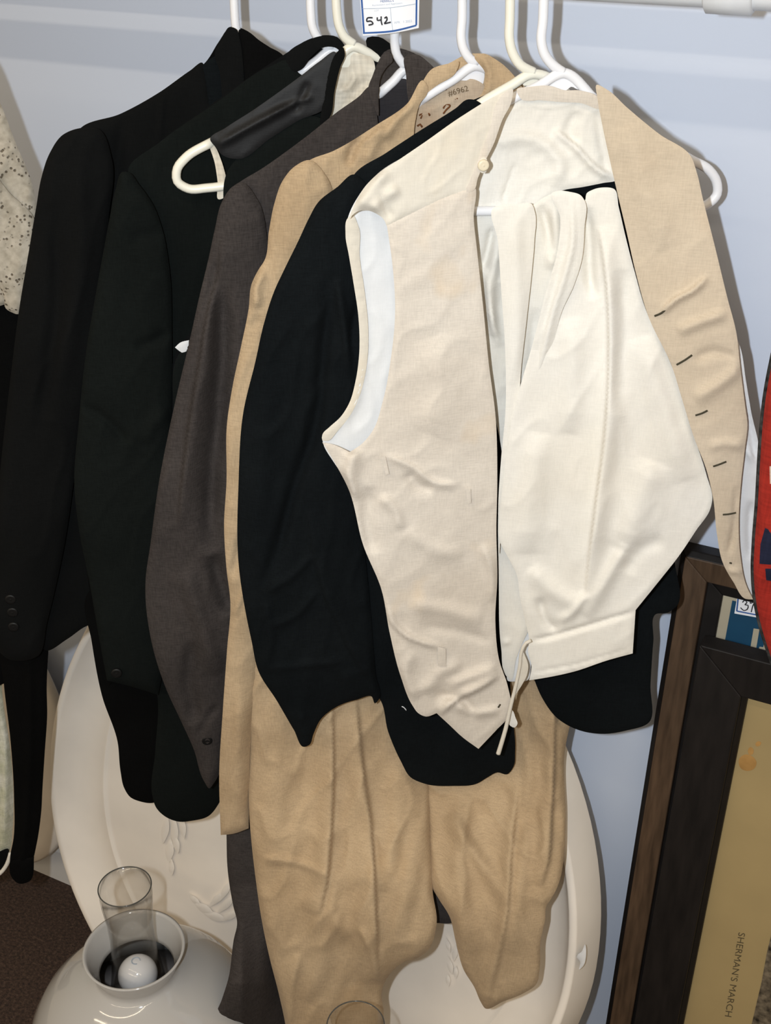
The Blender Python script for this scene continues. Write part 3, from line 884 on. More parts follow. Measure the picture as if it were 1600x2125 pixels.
# faded ink and rust marks on the neckband
def stroke(name, parent, pts, surf, off, r, mat):
    return px_tube(name, parent, pts, surf, off, r, mat, step=3, seg=6, bend=True)
def letters(parent, text, u, v, size, surf, off, mat, dir_px=(1, 0), name='lettering', align='LEFT', thick=0.0002):
    """Flat printed words: a font outline laid on the sheet at a pixel, along a pixel direction."""
    cu = bpy.data.curves.new(name, 'FONT')
    cu.body = text
    cu.size = 1.0
    cu.align_x = align
    cu.resolution_u = 3
    tmp = bpy.data.objects.new('tmp', cu)
    COL.objects.link(tmp)
    dg = bpy.context.evaluated_depsgraph_get()
    me = bpy.data.meshes.new_from_object(tmp.evaluated_get(dg))
    bpy.data.objects.remove(tmp)
    d = np.array(dir_px, float); d /= np.linalg.norm(d)
    up = np.array((d[1], -d[0]))
    base = origin_of(parent)
    for vtx in me.vertices:
        q = np.array((u, v)) + d * vtx.co.x * size + up * vtx.co.y * size
        vtx.co = surf.pos(q[0], q[1], off) - base
    me.materials.clear()
    me.materials.append(mat)
    me.name = name
    return link(name, me, parent)
M['ink_faded'] = plain('faded laundry ink', (0.12, 0.085, 0.05), 0.9, 0.1)
M['rust'] = plain('rust mark', (0.13, 0.05, 0.018), 0.9, 0.1)
letters(t, '#6962', 931, 200, 17, S5, -0.0026, M['ink_faded'], (1, -0.28), 'laundry_mark')
rust_pts = [[(920, 225), (926, 216), (934, 219), (926, 228), (920, 236)], [(870, 240), (876, 236), (873, 246)], [(866, 262), (872, 258), (876, 264)], [(889, 234), (892, 240)], [(924, 182), (926, 187)], [(944, 206), (950, 204)]]
for q in rust_pts:
    stroke('rust_mark', t, q, S5, -0.0036, 0.0008, M['rust'])

# ------------------------------------------------------------------ black jacket
t = thing('black_jacket', 'blue black jacket with pointed cuff under the ecru waistcoat', 'jacket', S6.pos(900, 1600, 0))
panel('back', t, [(985, 206), (1040, 190), (1130, 250), (1215, 378), (1280, 372), (1330, 500), (1400, 800), (1420, 1080), (1200, 1250), (1120, 1400), (1060, 1300), (800, 1350), (720, 1100), (700, 700), (730, 430), (870, 300)],
      S6, M['black'], -0.010, 0.003, 20, 0.003, step=12)
panel('left_front', t, [(984, 207), (972, 206), (945, 225), (870, 272), (800, 318), (735, 362), (715, 430), (690, 560), (660, 900), (690, 1150), (740, 1350), (770, 1432), (786, 1448), (806, 1520), (832, 1580), (852, 1613), (880, 1626), (940, 1631), (990, 1626), (1012, 1613), (1032, 1603), (1052, 1607), (1066, 1590), (1069, 1560), (1062, 1470), (1050, 1200), (1046, 800), (1052, 500), (1060, 320), (1010, 225)],
      S6, M['black_blue'], 0.002, 0.007, 24, 0.005, wrinkle=(0.002, 60, 2, 0.1),
      folds=[([(880, 480), (860, 560), (850, 700)], 14, -0.004)])
panel('right_front', t, [(1100, 330), (1200, 360), (1285, 372), (1340, 560), (1420, 800), (1452, 1000), (1425, 1090), (1402, 1140), (1400, 1262), (1384, 1272), (1362, 1274), (1356, 1330), (1350, 1420), (1346, 1500), (1300, 1516), (1250, 1523), (1195, 1513), (1156, 1490), (1126, 1450), (1108, 1408), (1095, 1200), (1085, 700)],
      S6, M['black_blue'], 0.0, 0.006, 30, 0.004)
panel('sleeve', t, [(735, 362), (700, 388), (660, 420), (640, 455), (620, 498), (592, 555), (570, 602), (548, 670), (530, 750), (505, 855), (495, 1000), (496, 1180), (510, 1272), (522, 1330), (536, 1392), (575, 1455), (610, 1515), (632, 1550), (642, 1546), (650, 1525), (664, 1495), (700, 1466), (740, 1452), (772, 1446), (778, 1460), (786, 1452), (780, 1400), (768, 1250), (745, 1000), (752, 800), (750, 600), (752, 450), (758, 380)],
      S6, M['black_blue'], 0.006, 0.016, 80, 0.008,
      folds=[([(690, 560), (672, 720), (655, 880), (610, 1010), (580, 1120), (545, 1230)], 14, -0.010), ([(700, 580), (718, 700), (732, 780)], 9, 0.006), ([(745, 620), (730, 700), (738, 800)], 8, -0.006),
             ([(640, 1060), (660, 1180), (720, 1330), (770, 1420)], 30, 0.006, -1), ([(560, 1300), (610, 1280), (660, 1220)], 8, 0.004), ([(545, 1230), (600, 1200), (650, 1150)], 8, 0.004), ([(550, 1390), (640, 1380), (720, 1370)], 8, 0.003),
             ([(560, 760), (540, 1000), (545, 1200)], 30, 0.005), ([(540, 1400), (560, 1340), (552, 1250)], 10, 0.004), ([(628, 1480), (622, 1500), (632, 1530)], 8, 0.003)],
      wrinkle=(0.0028, 55, 2.2, 0.25))
stroke('thread', t, [(834, 1466), (838, 1468), (843, 1474)], S6, 0.011, 0.0006, M['lining'])

# ------------------------------------------------------------------ white trousers folded over the front hanger
t = thing('white_trousers', 'white cotton trousers folded over the hanger bar inside the ecru waistcoat', 'trousers', S7.pos(1200, 1390, 0.03))
panel('under_leg', t, [(1040, 432), (1106, 425), (1128, 410), (1150, 402), (1172, 430), (1175, 500), (1150, 620), (1120, 760), (1110, 1000), (1112, 1200), (1096, 1310), (1084, 1335), (1072, 1365), (1058, 1411), (1050, 1402), (1040, 1345), (1035, 1200), (1034, 1050), (1040, 950), (1049, 850), (1050, 720), (1050, 600), (1045, 500)],
      S7, M['white_cloth'], 0.022, 0.005, 8, 0.004,
      folds=[([(1122, 425), (1138, 480), (1150, 540)], 10, -0.006), ([(1150, 420), (1152, 480), (1140, 560)], 12, 0.006), ([(1112, 640), (1105, 720), (1100, 800)], 12, -0.004), ([(1060, 1330), (1045, 1334), (1036, 1336)], 5, 0.0025)], wrinkle=(0.0012, 50, 3, 0.1), bend=True)
panel('folded_leg', t, [(1026, 430), (1040, 425), (1070, 424), (1104, 424), (1110, 440), (1109, 500), (1103, 570), (1092, 670), (1081, 770), (1076, 835), (1064, 880), (1052, 960), (1042, 1060), (1036, 1150), (1034, 1050), (1040, 950), (1049, 850), (1048, 720), (1040, 600), (1033, 500)],
      S7, M['white_cloth'], 0.034, 0.004, 10, 0.006, wrinkle=(0.0010, 50, 3, 0.1), folds=[([(1070, 440), (1072, 600), (1066, 800)], 16, 0.003)])
panel('inner_placket', t, [(1054, 1413), (1066, 1370), (1082, 1330), (1092, 1300), (1110, 1320), (1102, 1380), (1094, 1412), (1074, 1414)], S7, M['lining'], 0.021, 0.003, 6, 0.002)
panel('front_drape', t, [(1146, 400), (1158, 396), (1180, 398), (1204, 406), (1214, 416), (1217, 402), (1232, 393), (1252, 389), (1274, 392), (1284, 430), (1298, 490), (1316, 560), (1345, 655), (1372, 710), (1398, 770), (1420, 840), (1442, 910), (1466, 985), (1478, 1038), (1474, 1056), (1445, 1100), (1410, 1152), (1366, 1208), (1319, 1266, 1), (1313, 1356, 1), (1262, 1370), (1190, 1394), (1140, 1405), (1098, 1412, 1), (1103, 1384), (1096, 1350), (1098, 1330), (1090, 1290), (1079, 1240), (1073, 1195), (1056, 1160), (1036, 1120), (1037, 1060), (1045, 990), (1057, 900), (1076, 816), (1103, 722), (1128, 625), (1160, 500), (1162, 450)],
      S7, M['white_cloth'], 0.036, 0.005, 10, 0.005,
      folds=[([(1216, 430), (1222, 500), (1225, 580), (1232, 620)], 12, -0.008),
             ([(1245, 470), (1262, 600), (1266, 760), (1258, 900), (1240, 1040), (1225, 1160), (1216, 1250)], 26, 0.012, -1), ([(1290, 560), (1290, 700), (1280, 860)], 20, -0.006),
             ([(1360, 960), (1320, 1060), (1290, 1140)], 30, 0.007), ([(1300, 1130), (1260, 1200), (1215, 1280)], 16, 0.006), ([(1380, 1120), (1330, 1140), (1300, 1190)], 16, -0.004),
             ([(1100, 1180), (1150, 1230), (1205, 1260)], 18, 0.005), ([(1120, 1240), (1135, 1290), (1160, 1310)], 10, -0.005), ([(1160, 1290), (1200, 1260), (1215, 1230)], 9, 0.005),
             ([(1098, 1330), (1140, 1322), (1190, 1308), (1250, 1290), (1320, 1268)], 5, -0.004), ([(1180, 660), (1190, 760), (1180, 900)], 26, 0.006), ([(1330, 700), (1380, 860), (1420, 1000)], 26, 0.006),
             ([(1100, 1396), (1190, 1380), (1312, 1344)], 3, -0.0015), ([(1120, 900), (1100, 1020), (1095, 1150)], 30, 0.006)],
      wrinkle=(0.0016, 60, 2, 0.3), step=5.5)
panel('pleat', t, [(1148, 399), (1160, 396), (1182, 398), (1206, 406), (1214, 418), (1213, 470), (1207, 540), (1189, 597), (1167, 644), (1148, 715), (1126, 800), (1104, 860), (1082, 880), (1066, 872), (1076, 816), (1103, 722), (1128, 625), (1160, 500), (1163, 450)],
      S7, M['white_cloth'], 0.044, 0.005, 10, 0.004, folds=[([(1186, 412), (1188, 500), (1170, 580), (1150, 640), (1126, 740), (1100, 830)], 6, 0.004), ([(1172, 500), (1150, 590), (1125, 690)], 5, -0.002)], wrinkle=(0.0008, 40, 3, 0.2),
      slope=lambda u, v: -0.016 * max(0.0, min(1.0, (v - 560) / 260)) ** 1.5)
pl = catmull([(1102, 1329), (1092, 1334), (1083, 1350), (1079, 1380), (1071, 1420), (1060, 1465), (1050, 1510), (1034, 1564)], False, 8)
tube('tie_string', t, [S7.pos(u, v, 0.050) for u, v in pl], [0.0017 + 0.0009 * (i / len(pl)) ** 2 for i in range(len(pl))], M['ivory'], 10)
panel('strap', t, [(1084, 1350), (1090, 1362), (1096, 1380), (1093, 1402), (1084, 1420), (1070, 1442), (1060, 1462), (1066, 1430), (1075, 1395), (1080, 1370)], S7, M['ivory'], 0.046, 0.003, 6, 0.002, step=6)
panel('strap_end', t, [(1046, 1478), (1054, 1470), (1063, 1474), (1070, 1490), (1074, 1502), (1068, 1510), (1060, 1507), (1052, 1492)], S7, M['white_cloth'], 0.040, 0.003, 6, 0.002, step=6)

# ------------------------------------------------------------------ ecru waistcoat
t = thing('ecru_waistcoat', 'ecru linen waistcoat with white lining, foremost garment holding the white trousers', 'waistcoat', S7.pos(1000, 1540, 0.03))
panel('back', t, [(1066, 192), (1100, 181), (1140, 180), (1170, 188), (1205, 190), (1242, 206), (1262, 270), (1276, 340), (1282, 372), (1250, 380), (1210, 388), (1165, 396), (1135, 410), (1120, 430), (1115, 520), (1090, 700), (1068, 850), (1046, 960), (1036, 905), (1018, 830), (1000, 760), (940, 700), (890, 600), (890, 420), (960, 260), (1030, 205)],
      S7, M['white_cloth'], 0.005, 0.004, 12, 0.003,
      folds=[([(1030, 300), (1080, 285), (1130, 300), (1160, 340), (1150, 390)], 16, 0.005), ([(1150, 270), (1190, 300), (1240, 350), (1275, 370)], 10, 0.006, 1), ([(1070, 340), (1056, 380), (1042, 420)], 4, -0.003, 0),
             ([(1022, 470), (1012, 520), (1000, 560)], 6, -0.005), ([(1040, 480), (1022, 580), (1024, 700)], 10, 0.006), ([(1010, 560), (1016, 640), (1036, 720)], 8, 0.005), ([(1090, 215), (1140, 222), (1200, 210)], 4, 0.0015), ([(1200, 230), (1180, 270), (1195, 300)], 12, -0.003), ([(1240, 230), (1250, 300), (1262, 360)], 10, -0.004)],
      wrinkle=(0.0014, 40, 1.6, 0.5), step=5.5)
panel('neck_facing', t, [(1072, 186), (1100, 180), (1140, 178), (1170, 187), (1205, 188), (1244, 206), (1246, 224), (1205, 214), (1165, 212), (1120, 208), (1082, 206)], S7, M['cream_linen'], 0.014, 0.002, 7, 0.001, step=7)
panel('back_side', t, [(722, 452), (742, 410), (775, 372), (850, 420), (870, 700), (830, 930), (760, 990), (715, 985), (690, 955), (670, 917), (669, 902), (684, 886), (706, 866), (724, 838), (738, 790), (745, 740), (744, 660), (734, 590), (724, 530), (717, 486)],
      S7, M['lining'], 0.014, 0.004, 16, 0.003, wrinkle=(0.0012, 40, 2, 0),
      folds=[([(724, 470), (730, 540), (742, 620), (752, 700), (748, 780), (730, 850), (696, 895)], 8, 0.004)])
panel('armhole_binding', t, [(722, 452), (730, 446), (744, 470), (746, 530), (756, 600), (764, 680), (762, 750), (750, 810), (728, 860), (700, 895), (680, 915), (669, 914), (669, 902), (684, 886), (706, 866), (724, 838), (738, 790), (745, 740), (744, 660), (734, 590), (724, 530), (717, 486)],
      S7, M['ivory'], 0.019, 0.003, 9, 0.002, step=7, wrinkle=(0.0012, 16, 0.8, 0.4))
panel('left_front', t, [(984, 388), (983, 450), (990, 520), (1003, 640), (1015, 760), (1028, 860), (1032, 1000), (1030, 1100), (1032, 1200), (1028, 1290), (1036, 1370), (1054, 1425), (1060, 1470), (1054, 1488), (1030, 1515), (993, 1554, 1), (960, 1530), (930, 1502), (906, 1480, 1), (884, 1487), (868, 1480), (856, 1464), (832, 1405), (808, 1310), (792, 1225), (754, 1132), (722, 1012), (698, 966), (669, 918, 1), (690, 922), (726, 938, 1), (752, 920), (772, 896), (795, 830), (811, 745), (820, 645), (815, 555), (803, 468, 1), (870, 434), (935, 404)],
      S7, M['cream_linen'], 0.040, 0.005, 10, 0.004,
      folds=[([(912, 1484), (950, 1450), (1000, 1425), (1036, 1400)], 14, 0.008, -1), ([(900, 1440), (930, 1445), (960, 1450), (985, 1490)], 10, -0.004), ([(930, 1425), (980, 1405), (1030, 1385)], 12, 0.005), ([(940, 1460), (990, 1480), (1040, 1470)], 9, 0.004), ([(880, 1440), (910, 1400), (960, 1380)], 14, 0.004),
             ([(738, 930), (725, 985), (730, 1040)], 16, 0.008), ([(770, 1010), (762, 1080), (775, 1150)], 18, -0.005), ([(790, 1030), (820, 1060), (832, 1100)], 12, 0.004), ([(800, 945), (860, 970), (900, 1000), (950, 1005)], 10, 0.004, 1),
             ([(792, 1240), (810, 1285), (840, 1318), (880, 1335), (920, 1345)], 8, 0.005, -1), ([(850, 1255), (920, 1265), (1000, 1290)], 16, 0.004), ([(845, 1100), (900, 1140), (960, 1150)], 16, 0.003), ([(900, 700), (920, 800), (890, 900)], 40, 0.004),
             ([(845, 980), (870, 1010), (900, 1015)], 12, -0.004), ([(1000, 1130), (1020, 1180), (1024, 1250)], 9, 0.004), ([(870, 1300), (950, 1310), (1020, 1330)], 12, -0.003), ([(860, 1350), (840, 1400), (870, 1450)], 14, 0.004)],
      wrinkle=(0.0014, 60, 1.3, 0.9), step=5.5)
panel('shoulder', t, [(1062, 186), (1060, 210), (1040, 250), (1022, 300), (1004, 335), (990, 372), (984, 396), (935, 408), (870, 437), (803, 470, 1), (796, 455), (780, 443), (764, 437), (744, 438), (723, 454, 1), (740, 415), (762, 382), (780, 364), (830, 330), (880, 296), (960, 240), (1036, 196)],
      S7, M['ivory'], 0.039, 0.006, 14, 0.006, folds=[([(770, 440), (790, 415), (830, 390)], 12, 0.005), ([(740, 430), (775, 395), (800, 350)], 16, 0.005), ([(790, 400), (800, 430), (812, 455)], 8, -0.003)], wrinkle=(0.0012, 40, 1.5, 0.6), step=5.5)
panel('neck_edge', t, [(1063, 184), (1062, 208), (1042, 250), (1024, 300), (1006, 336), (991, 372), (984, 394), (972, 399), (968, 396), (974, 378), (985, 350), (1004, 300), (1018, 262), (1030, 215), (1050, 190)],
      S7, M['cream_linen'], 0.044, 0.003, 8, 0.003, step=7)
button('strap_button', t, S7.pos(1003, 343, 0.048), S7.nL, 0.0048, 0.0022, M['button_cream'])
panel('button_tab', t, [(998, 328), (1008, 327), (1010, 345), (1008, 358), (999, 359), (996, 344)], S7, M['ivory'], 0.045, 0.0025, 4, 0.002, step=4)
for q in ([(792, 948), (800, 947), (808, 984), (800, 986)], [(967, 1016), (977, 1015), (978, 1044), (970, 1046)], [(908, 1342), (925, 1346), (926, 1384), (909, 1382)]):
    panel('pocket_welt', t, [p + (1,) for p in q], S7, M['cream_linen'], 0.0475, 0.002, 3, 0.001, step=5)
panel('right_front', t, [(1238, 176), (1260, 186), (1300, 222), (1368, 278), (1434, 325), (1446, 358), (1458, 410), (1482, 505), (1510, 620), (1528, 690), (1536, 760), (1546, 840), (1551, 880), (1546, 930), (1538, 1000), (1533, 1080), (1536, 1150), (1550, 1218), (1563, 1244, 1), (1548, 1243), (1522, 1208), (1500, 1168), (1488, 1110), (1480, 1035), (1466, 975), (1441, 910), (1416, 830), (1395, 762), (1345, 655), (1318, 560), (1300, 480), (1281, 400), (1265, 330), (1250, 260), (1240, 205)],
      S7, M['ecru_dark'], 0.048, 0.004, 9, 0.004,
      folds=[([(1370, 650), (1400, 622), (1440, 600), (1468, 572)], 9, 0.006, 1), ([(1405, 690), (1450, 670), (1510, 650)], 12, 0.005), ([(1440, 745), (1480, 730), (1530, 745)], 10, -0.003), ([(1440, 830), (1490, 800), (1540, 760)], 14, 0.005), ([(1470, 930), (1510, 920), (1545, 930)], 10, 0.003),
             ([(1500, 1190), (1525, 1185), (1550, 1200)], 6, 0.003), ([(1530, 1010), (1525, 1090), (1512, 1150)], 6, -0.004), ([(1300, 260), (1340, 400), (1380, 520)], 30, 0.004)],
      wrinkle=(0.0008, 70, 1.5, 0.9), step=5.5)
panel('right_lining', t, [(1524, 690), (1536, 720), (1548, 790), (1560, 860), (1574, 920), (1583, 1000), (1580, 1100), (1572, 1180), (1562, 1240), (1540, 1220), (1520, 1100), (1524, 900)],
      S7, M['lining'], 0.030, 0.006, 16, 0.004, folds=[([(1546, 820), (1560, 900), (1572, 1000)], 6, -0.004), ([(1548, 930), (1566, 960), (1574, 1000)], 7, 0.005), ([(1560, 1040), (1556, 1100), (1560, 1160)], 8, -0.006)])
for q in ([(1358, 656), (1372, 650), (1390, 634)], [(1404, 757), (1420, 748), (1436, 737)], [(1443, 862), (1456, 858), (1468, 852)], [(1480, 968), (1492, 964), (1507, 958)], [(1500, 1068), (1512, 1067), (1527, 1064)], [(1514, 1168), (1518, 1169)], [(1034, 1468), (1038, 1462)]):
    stroke('buttonhole', t, q, S7, 0.0545 if q[0][0] > 1100 else 0.049, 0.0009, M['slit'])

# ------------------------------------------------------------------ paper number tag on the rail
tag_n = Vector((math.sin(math.radians(24)), -math.cos(math.radians(24)), 0))
S_TAG = Flat(S4.pos(819, 20, 0.026, False), tag_n)
t = thing('number_tag', 'white paper tag with blue border and handwritten 542 hanging before the rail', 'tag', S_TAG.pos(810, 70))
def tag_slope(u, v):
    return 0.006 * math.cos((u - 812) / 62 * math.pi / 2)
card_o = [(742, -70, 1), (872, -80, 1), (869, 58, 1), (820, 68), (753, 74, 1)]
panel('card', t, card_o, S_TAG, M['paper'], 0.0, 0.0004, 3, 0.0004, step=6, slope=tag_slope)
class TagSurf:
    def pos(self, u, v, off=0.0, bend=True):
        return S_TAG.pos(u, v, off + tag_slope(u, v))
TS = TagSurf()
panel('border_line', t, [(744.5, -60, 1), (748, -60, 1), (757, 67, 1), (753.5, 70, 1)], TS, M['tag_blue'], 0.0007, 0.0003, 2, 0.0002, step=5)
panel('border_line', t, [(863.5, -60, 1), (867, -60, 1), (865.5, 52, 1), (862, 54, 1)], TS, M['tag_blue'], 0.0007, 0.0003, 2, 0.0002, step=5)
panel('border_line', t, [(753, 67, 1), (818, 62), (864, 51, 1), (864, 54.5, 1), (818, 66), (753.5, 70.5, 1)], TS, M['tag_blue'], 0.0007, 0.0003, 2, 0.0002, step=5)
px_tube('divider_line', t, [(752, 18), (810, 16), (862, 8)], TS, 0.0008, 0.00022, M['tag_grey'], 6, 6)
px_tube('divider_line', t, [(810, 16), (812, 40), (815, 63)], TS, 0.0008, 0.00022, M['tag_grey'], 6, 6)
letters(t, "MERRILL'S", 789, 5.2, 6.5, TS, 0.0010, M['tag_blue'], (1, -0.06), 'shop_name')
letters(t, 'Auctioneers and Appraisers', 772, 13, 5.6, TS, 0.0010, M['tag_grey'], (1, -0.08), 'shop_line')
letters(t, 'LOT', 777, 24, 5, TS, 0.0010, M['tag_grey'], (1, -0.08), 'lot_heading')
letters(t, 'APR   1 2022', 818, 49.5, 7, TS, 0.0010, M['tag_grey'], (1, -0.10), 'date_stamp')
for q in ([(773, 37), (762, 38), (761, 44), (770, 44), (774, 49), (765, 52)], [(783, 36), (783, 42), (791, 41)], [(791, 34), (791, 44), (793, 52)], [(798, 38), (802, 35), (803, 41), (798, 49), (803, 48), (811, 46)]):
    px_tube('handwritten_stroke', t, q, TS, 0.0011, 0.00062, M['pen'], 2, 6)
tube('string', t, [TS.pos(806, -75, 0.001), Vector((TS.pos(806, -75, 0).x, RAIL_Y - RAIL_R - 0.001, RAIL_Z)), Vector((TS.pos(806, -75, 0).x, RAIL_Y, RAIL_Z + RAIL_R + 0.001)), Vector((TS.pos(806, -75, 0).x, RAIL_Y + RAIL_R + 0.001, RAIL_Z))], 0.0006, M['lining'], 6)

# ------------------------------------------------------------------ red blanket at the right edge
S_RED = Flat((on_plane(1590, 1000, (0, -0.235, 0), Vector((0, 1, 0)))), Vector((0.10, -1, 0)))
t = thing('red_blanket', 'red woven blanket with navy stepped motif and dark whipstitched edge, beside the ecru waistcoat', 'blanket', S_RED.pos(1600, 1330))
edge_l = [(1640, 640), (1615, 700), (1602, 755), (1590, 820), (1583, 880), (1578, 950), (1573, 1040), (1566, 1130), (1564, 1180), (1568, 1240), (1580, 1300), (1596, 1352), (1612, 1400)]
panel('cloth', t, edge_l + [(1640, 1480), (1800, 1500), (1900, 1400), (1900, 700), (1800, 580), (1700, 560)], S_RED, M['red'], 0.0, 0.014, 34, 0.008, wrinkle=(0.003, 60, 3, 0))
px_tube('whipstitched_edge', t, edge_l, S_RED, 0.001, 0.0026, M['whipstitch'], 5, 8)
for q in ([(1588, 1094), (1640, 1100), (1640, 1190), (1614, 1190), (1600, 1182), (1600, 1172), (1576, 1170), (1578, 1130)], [(1588, 1180), (1640, 1180), (1640, 1230), (1604, 1222), (1602, 1206), (1590, 1204)]):
    panel('navy_motif', t, [p + (1,) for p in q], S_RED, M['navy'], 0.0125, 0.003, 4, 0.001, step=5.5)
panel('pale_motif', t, [(1597, 968, 1), (1640, 960, 1), (1640, 1010, 1), (1598, 1004, 1)], S_RED, M['pale_wool'], 0.0125, 0.003, 4, 0.001, step=8)
tube('hanging_loop', t, [S_RED.pos(1720, 580, 0.0), Vector((S_RED.pos(1720, 580, 0.0).x, RAIL_Y - RAIL_R - 0.004, RAIL_Z)), Vector((S_RED.pos(1720, 580, 0.0).x, RAIL_Y, RAIL_Z + RAIL_R + 0.003)), Vector((S_RED.pos(1720, 580, 0.0).x, RAIL_Y + RAIL_R + 0.004, RAIL_Z))], 0.003, M['whipstitch'], 8)

# ------------------------------------------------------------------ oval plaster plaques leaning on the wall
def oval(label, u_mid, outline_px, y_bot, y_top, ztop, rim=0.05, deco=True):
    lean = math.atan2(y_top - y_bot, ztop)
    nrm = Vector((0, -math.cos(lean), math.sin(lean)))
    base = Vector((0, y_bot, 0))
    ex = Vector((1, 0, 0))
    ez = Vector((0, math.sin(lean), math.cos(lean)))
    P = np.array([[(on_plane(u, v, base, nrm) - base).dot(ex), (on_plane(u, v, base, nrm) - base).dot(ez)] for u, v in outline_px])
    return base, nrm, ex, ez, P

def build_oval(label, frame, cx, cy, a, b, prof, seg=120, parent_name='oval_plaque', b_top=None):
    base, nrm, ex, ez = frame
    c0 = base + ex * cx
    root = thing(parent_name, label, 'plaque', Vector((c0.x, c0.y, 0)))
    verts, faces = [], []
    n = len(prof)
    for inset, h in prof:
        aa = a - inset
        for k in range(seg):
            t_ = 2 * math.pi * k / seg
            bbb = (b if (math.sin(t_) < 0 or not b_top) else b_top) - inset
            verts.append(base + ex * (cx + aa * math.cos(t_)) + ez * (cy + bbb * math.sin(t_)) + nrm * h)
    for i in range(n - 1):
        for k in range(seg):
            l = (k + 1) % seg
            faces.append([i*seg + k, i*seg + l, (i+1)*seg + l, (i+1)*seg + k])
    faces.append([(n-1)*seg + k for k in range(seg)])
    faces.append(list(reversed(range(seg))))
    mesh_from('plaque_body', verts, faces, M['plaster'], root)
    return root

outer = [(186, 1330), (150, 1400), (130, 1470), (119, 1590), (128, 1690), (150, 1785), (198, 1880), (1186, 1560), (1215, 1640), (1240, 1740), (1254, 1850), (1250, 1950), (1226, 2040), (1180, 2125)]
base, nrm, ex, ez, P = oval('', 0, outer, -0.200, -0.012, 0.95)
cx, cy, a, b, b_top = -0.6475, 0.43, 0.4237, 0.427, 0.49      # stands on the floor, leans on the wall
prof = [(0.004, 0.0), (0.0, 0.003), (0.0, 0.004), (0.018, 0.041), (0.0185, 0.042), (0.0205, 0.0435), (0.0265, 0.0435), (0.0285, 0.042), (0.029, 0.041), (0.040, 0.022), (0.060, 0.012), (0.088, 0.008), (0.090, 0.0095), (0.092, 0.0095), (0.094, 0.0065), (0.100, 0.0065)]
frame1 = (base, nrm, ex, ez)
ov = build_oval('large white plaster oval with raised rim leaning on the wall behind the coats', frame1, cx, cy, a, b, prof, b_top=b_top)
# relief sprays of leaves and a scroll, at the places the photograph shows
PL = Flat(base + nrm * 0.008, nrm)
def leaf(u, v, ang, L, Wd, parent=ov):
    ca, sa = math.cos(ang), math.sin(ang)
    pts = []
    for s, wv in ((-1, 0.0), (-0.6, 0.55), (0, 1.0), (0.6, 0.6), (1, 0.0), (0.6, -0.6), (0, -1.0), (-0.6, -0.55)):
        x, y = s * L, wv * Wd
        pts.append((u + x * ca - y * sa, v + x * sa + y * ca))
    return panel('relief_leaf', parent, pts, PL, M['plaster'], -0.001, 0.0062, Wd * 1.1, 0.001, step=5)
for u, v, an, L, Wd in ((343, 1722, 1.75, 30, 8), (362, 1726, 1.55, 34, 8), (379, 1716, 1.45, 26, 7), (352, 1765, 1.65, 26, 9), (366, 1752, 1.4, 20, 7), (356, 1800, 1.57, 18, 6),
                        (404, 1868, 0.75, 18, 6), (424, 1886, 0.55, 26, 9), (450, 1866, -0.75, 24, 7), (468, 1848, -1.05, 26, 7), (470, 1876, -0.8, 26, 8), (446, 1902, 0.3, 26, 9), (478, 1900, -0.5, 22, 8),
                        (930, 1962, 1.3, 16, 5), (944, 1978, 1.7, 18, 6), (934, 2004, 1.35, 20, 6), (946, 2018, 1.6, 14, 5), (930, 2034, 1.5, 14, 5)):
    leaf(u, v, an, L, Wd)
# chipped plaster on the rim
panel('rim_chip', ov, [(1200, 1980), (1206, 1976), (1214, 1960), (1216, 1985), (1210, 2005), (1202, 2012), (1204, 1995), (1197, 1986)], Flat(base + nrm * 0.042, nrm), M['trim'], 0.0, 0.006, 6, 0.004, step=4)

outer2 = [(126, 1355), (138, 1417), (141, 1540), (136, 1600), (121, 1662), (94, 1734)]
base2, n2, ex2, ez2, P2 = oval('', 0, outer2, -0.05, -0.03, 0.8)
px = P2[:, 0].max(); cz = P2[3, 1] * 0.5 + P2[2, 1] * 0.5
b2 = 0.30; a2 = 0.21
ys = P2[:, 1]
cz = max(b2 + 0.005, ys.mean())
build_oval('second white plaster oval half hidden behind the black trouser leg', (base2, n2, ex2, ez2), px - a2, cz, a2, b2, [(0.003, 0.0), (0.0, 0.004), (0.0, 0.014), (0.005, 0.02), (0.03, 0.026), (0.1, 0.03)])

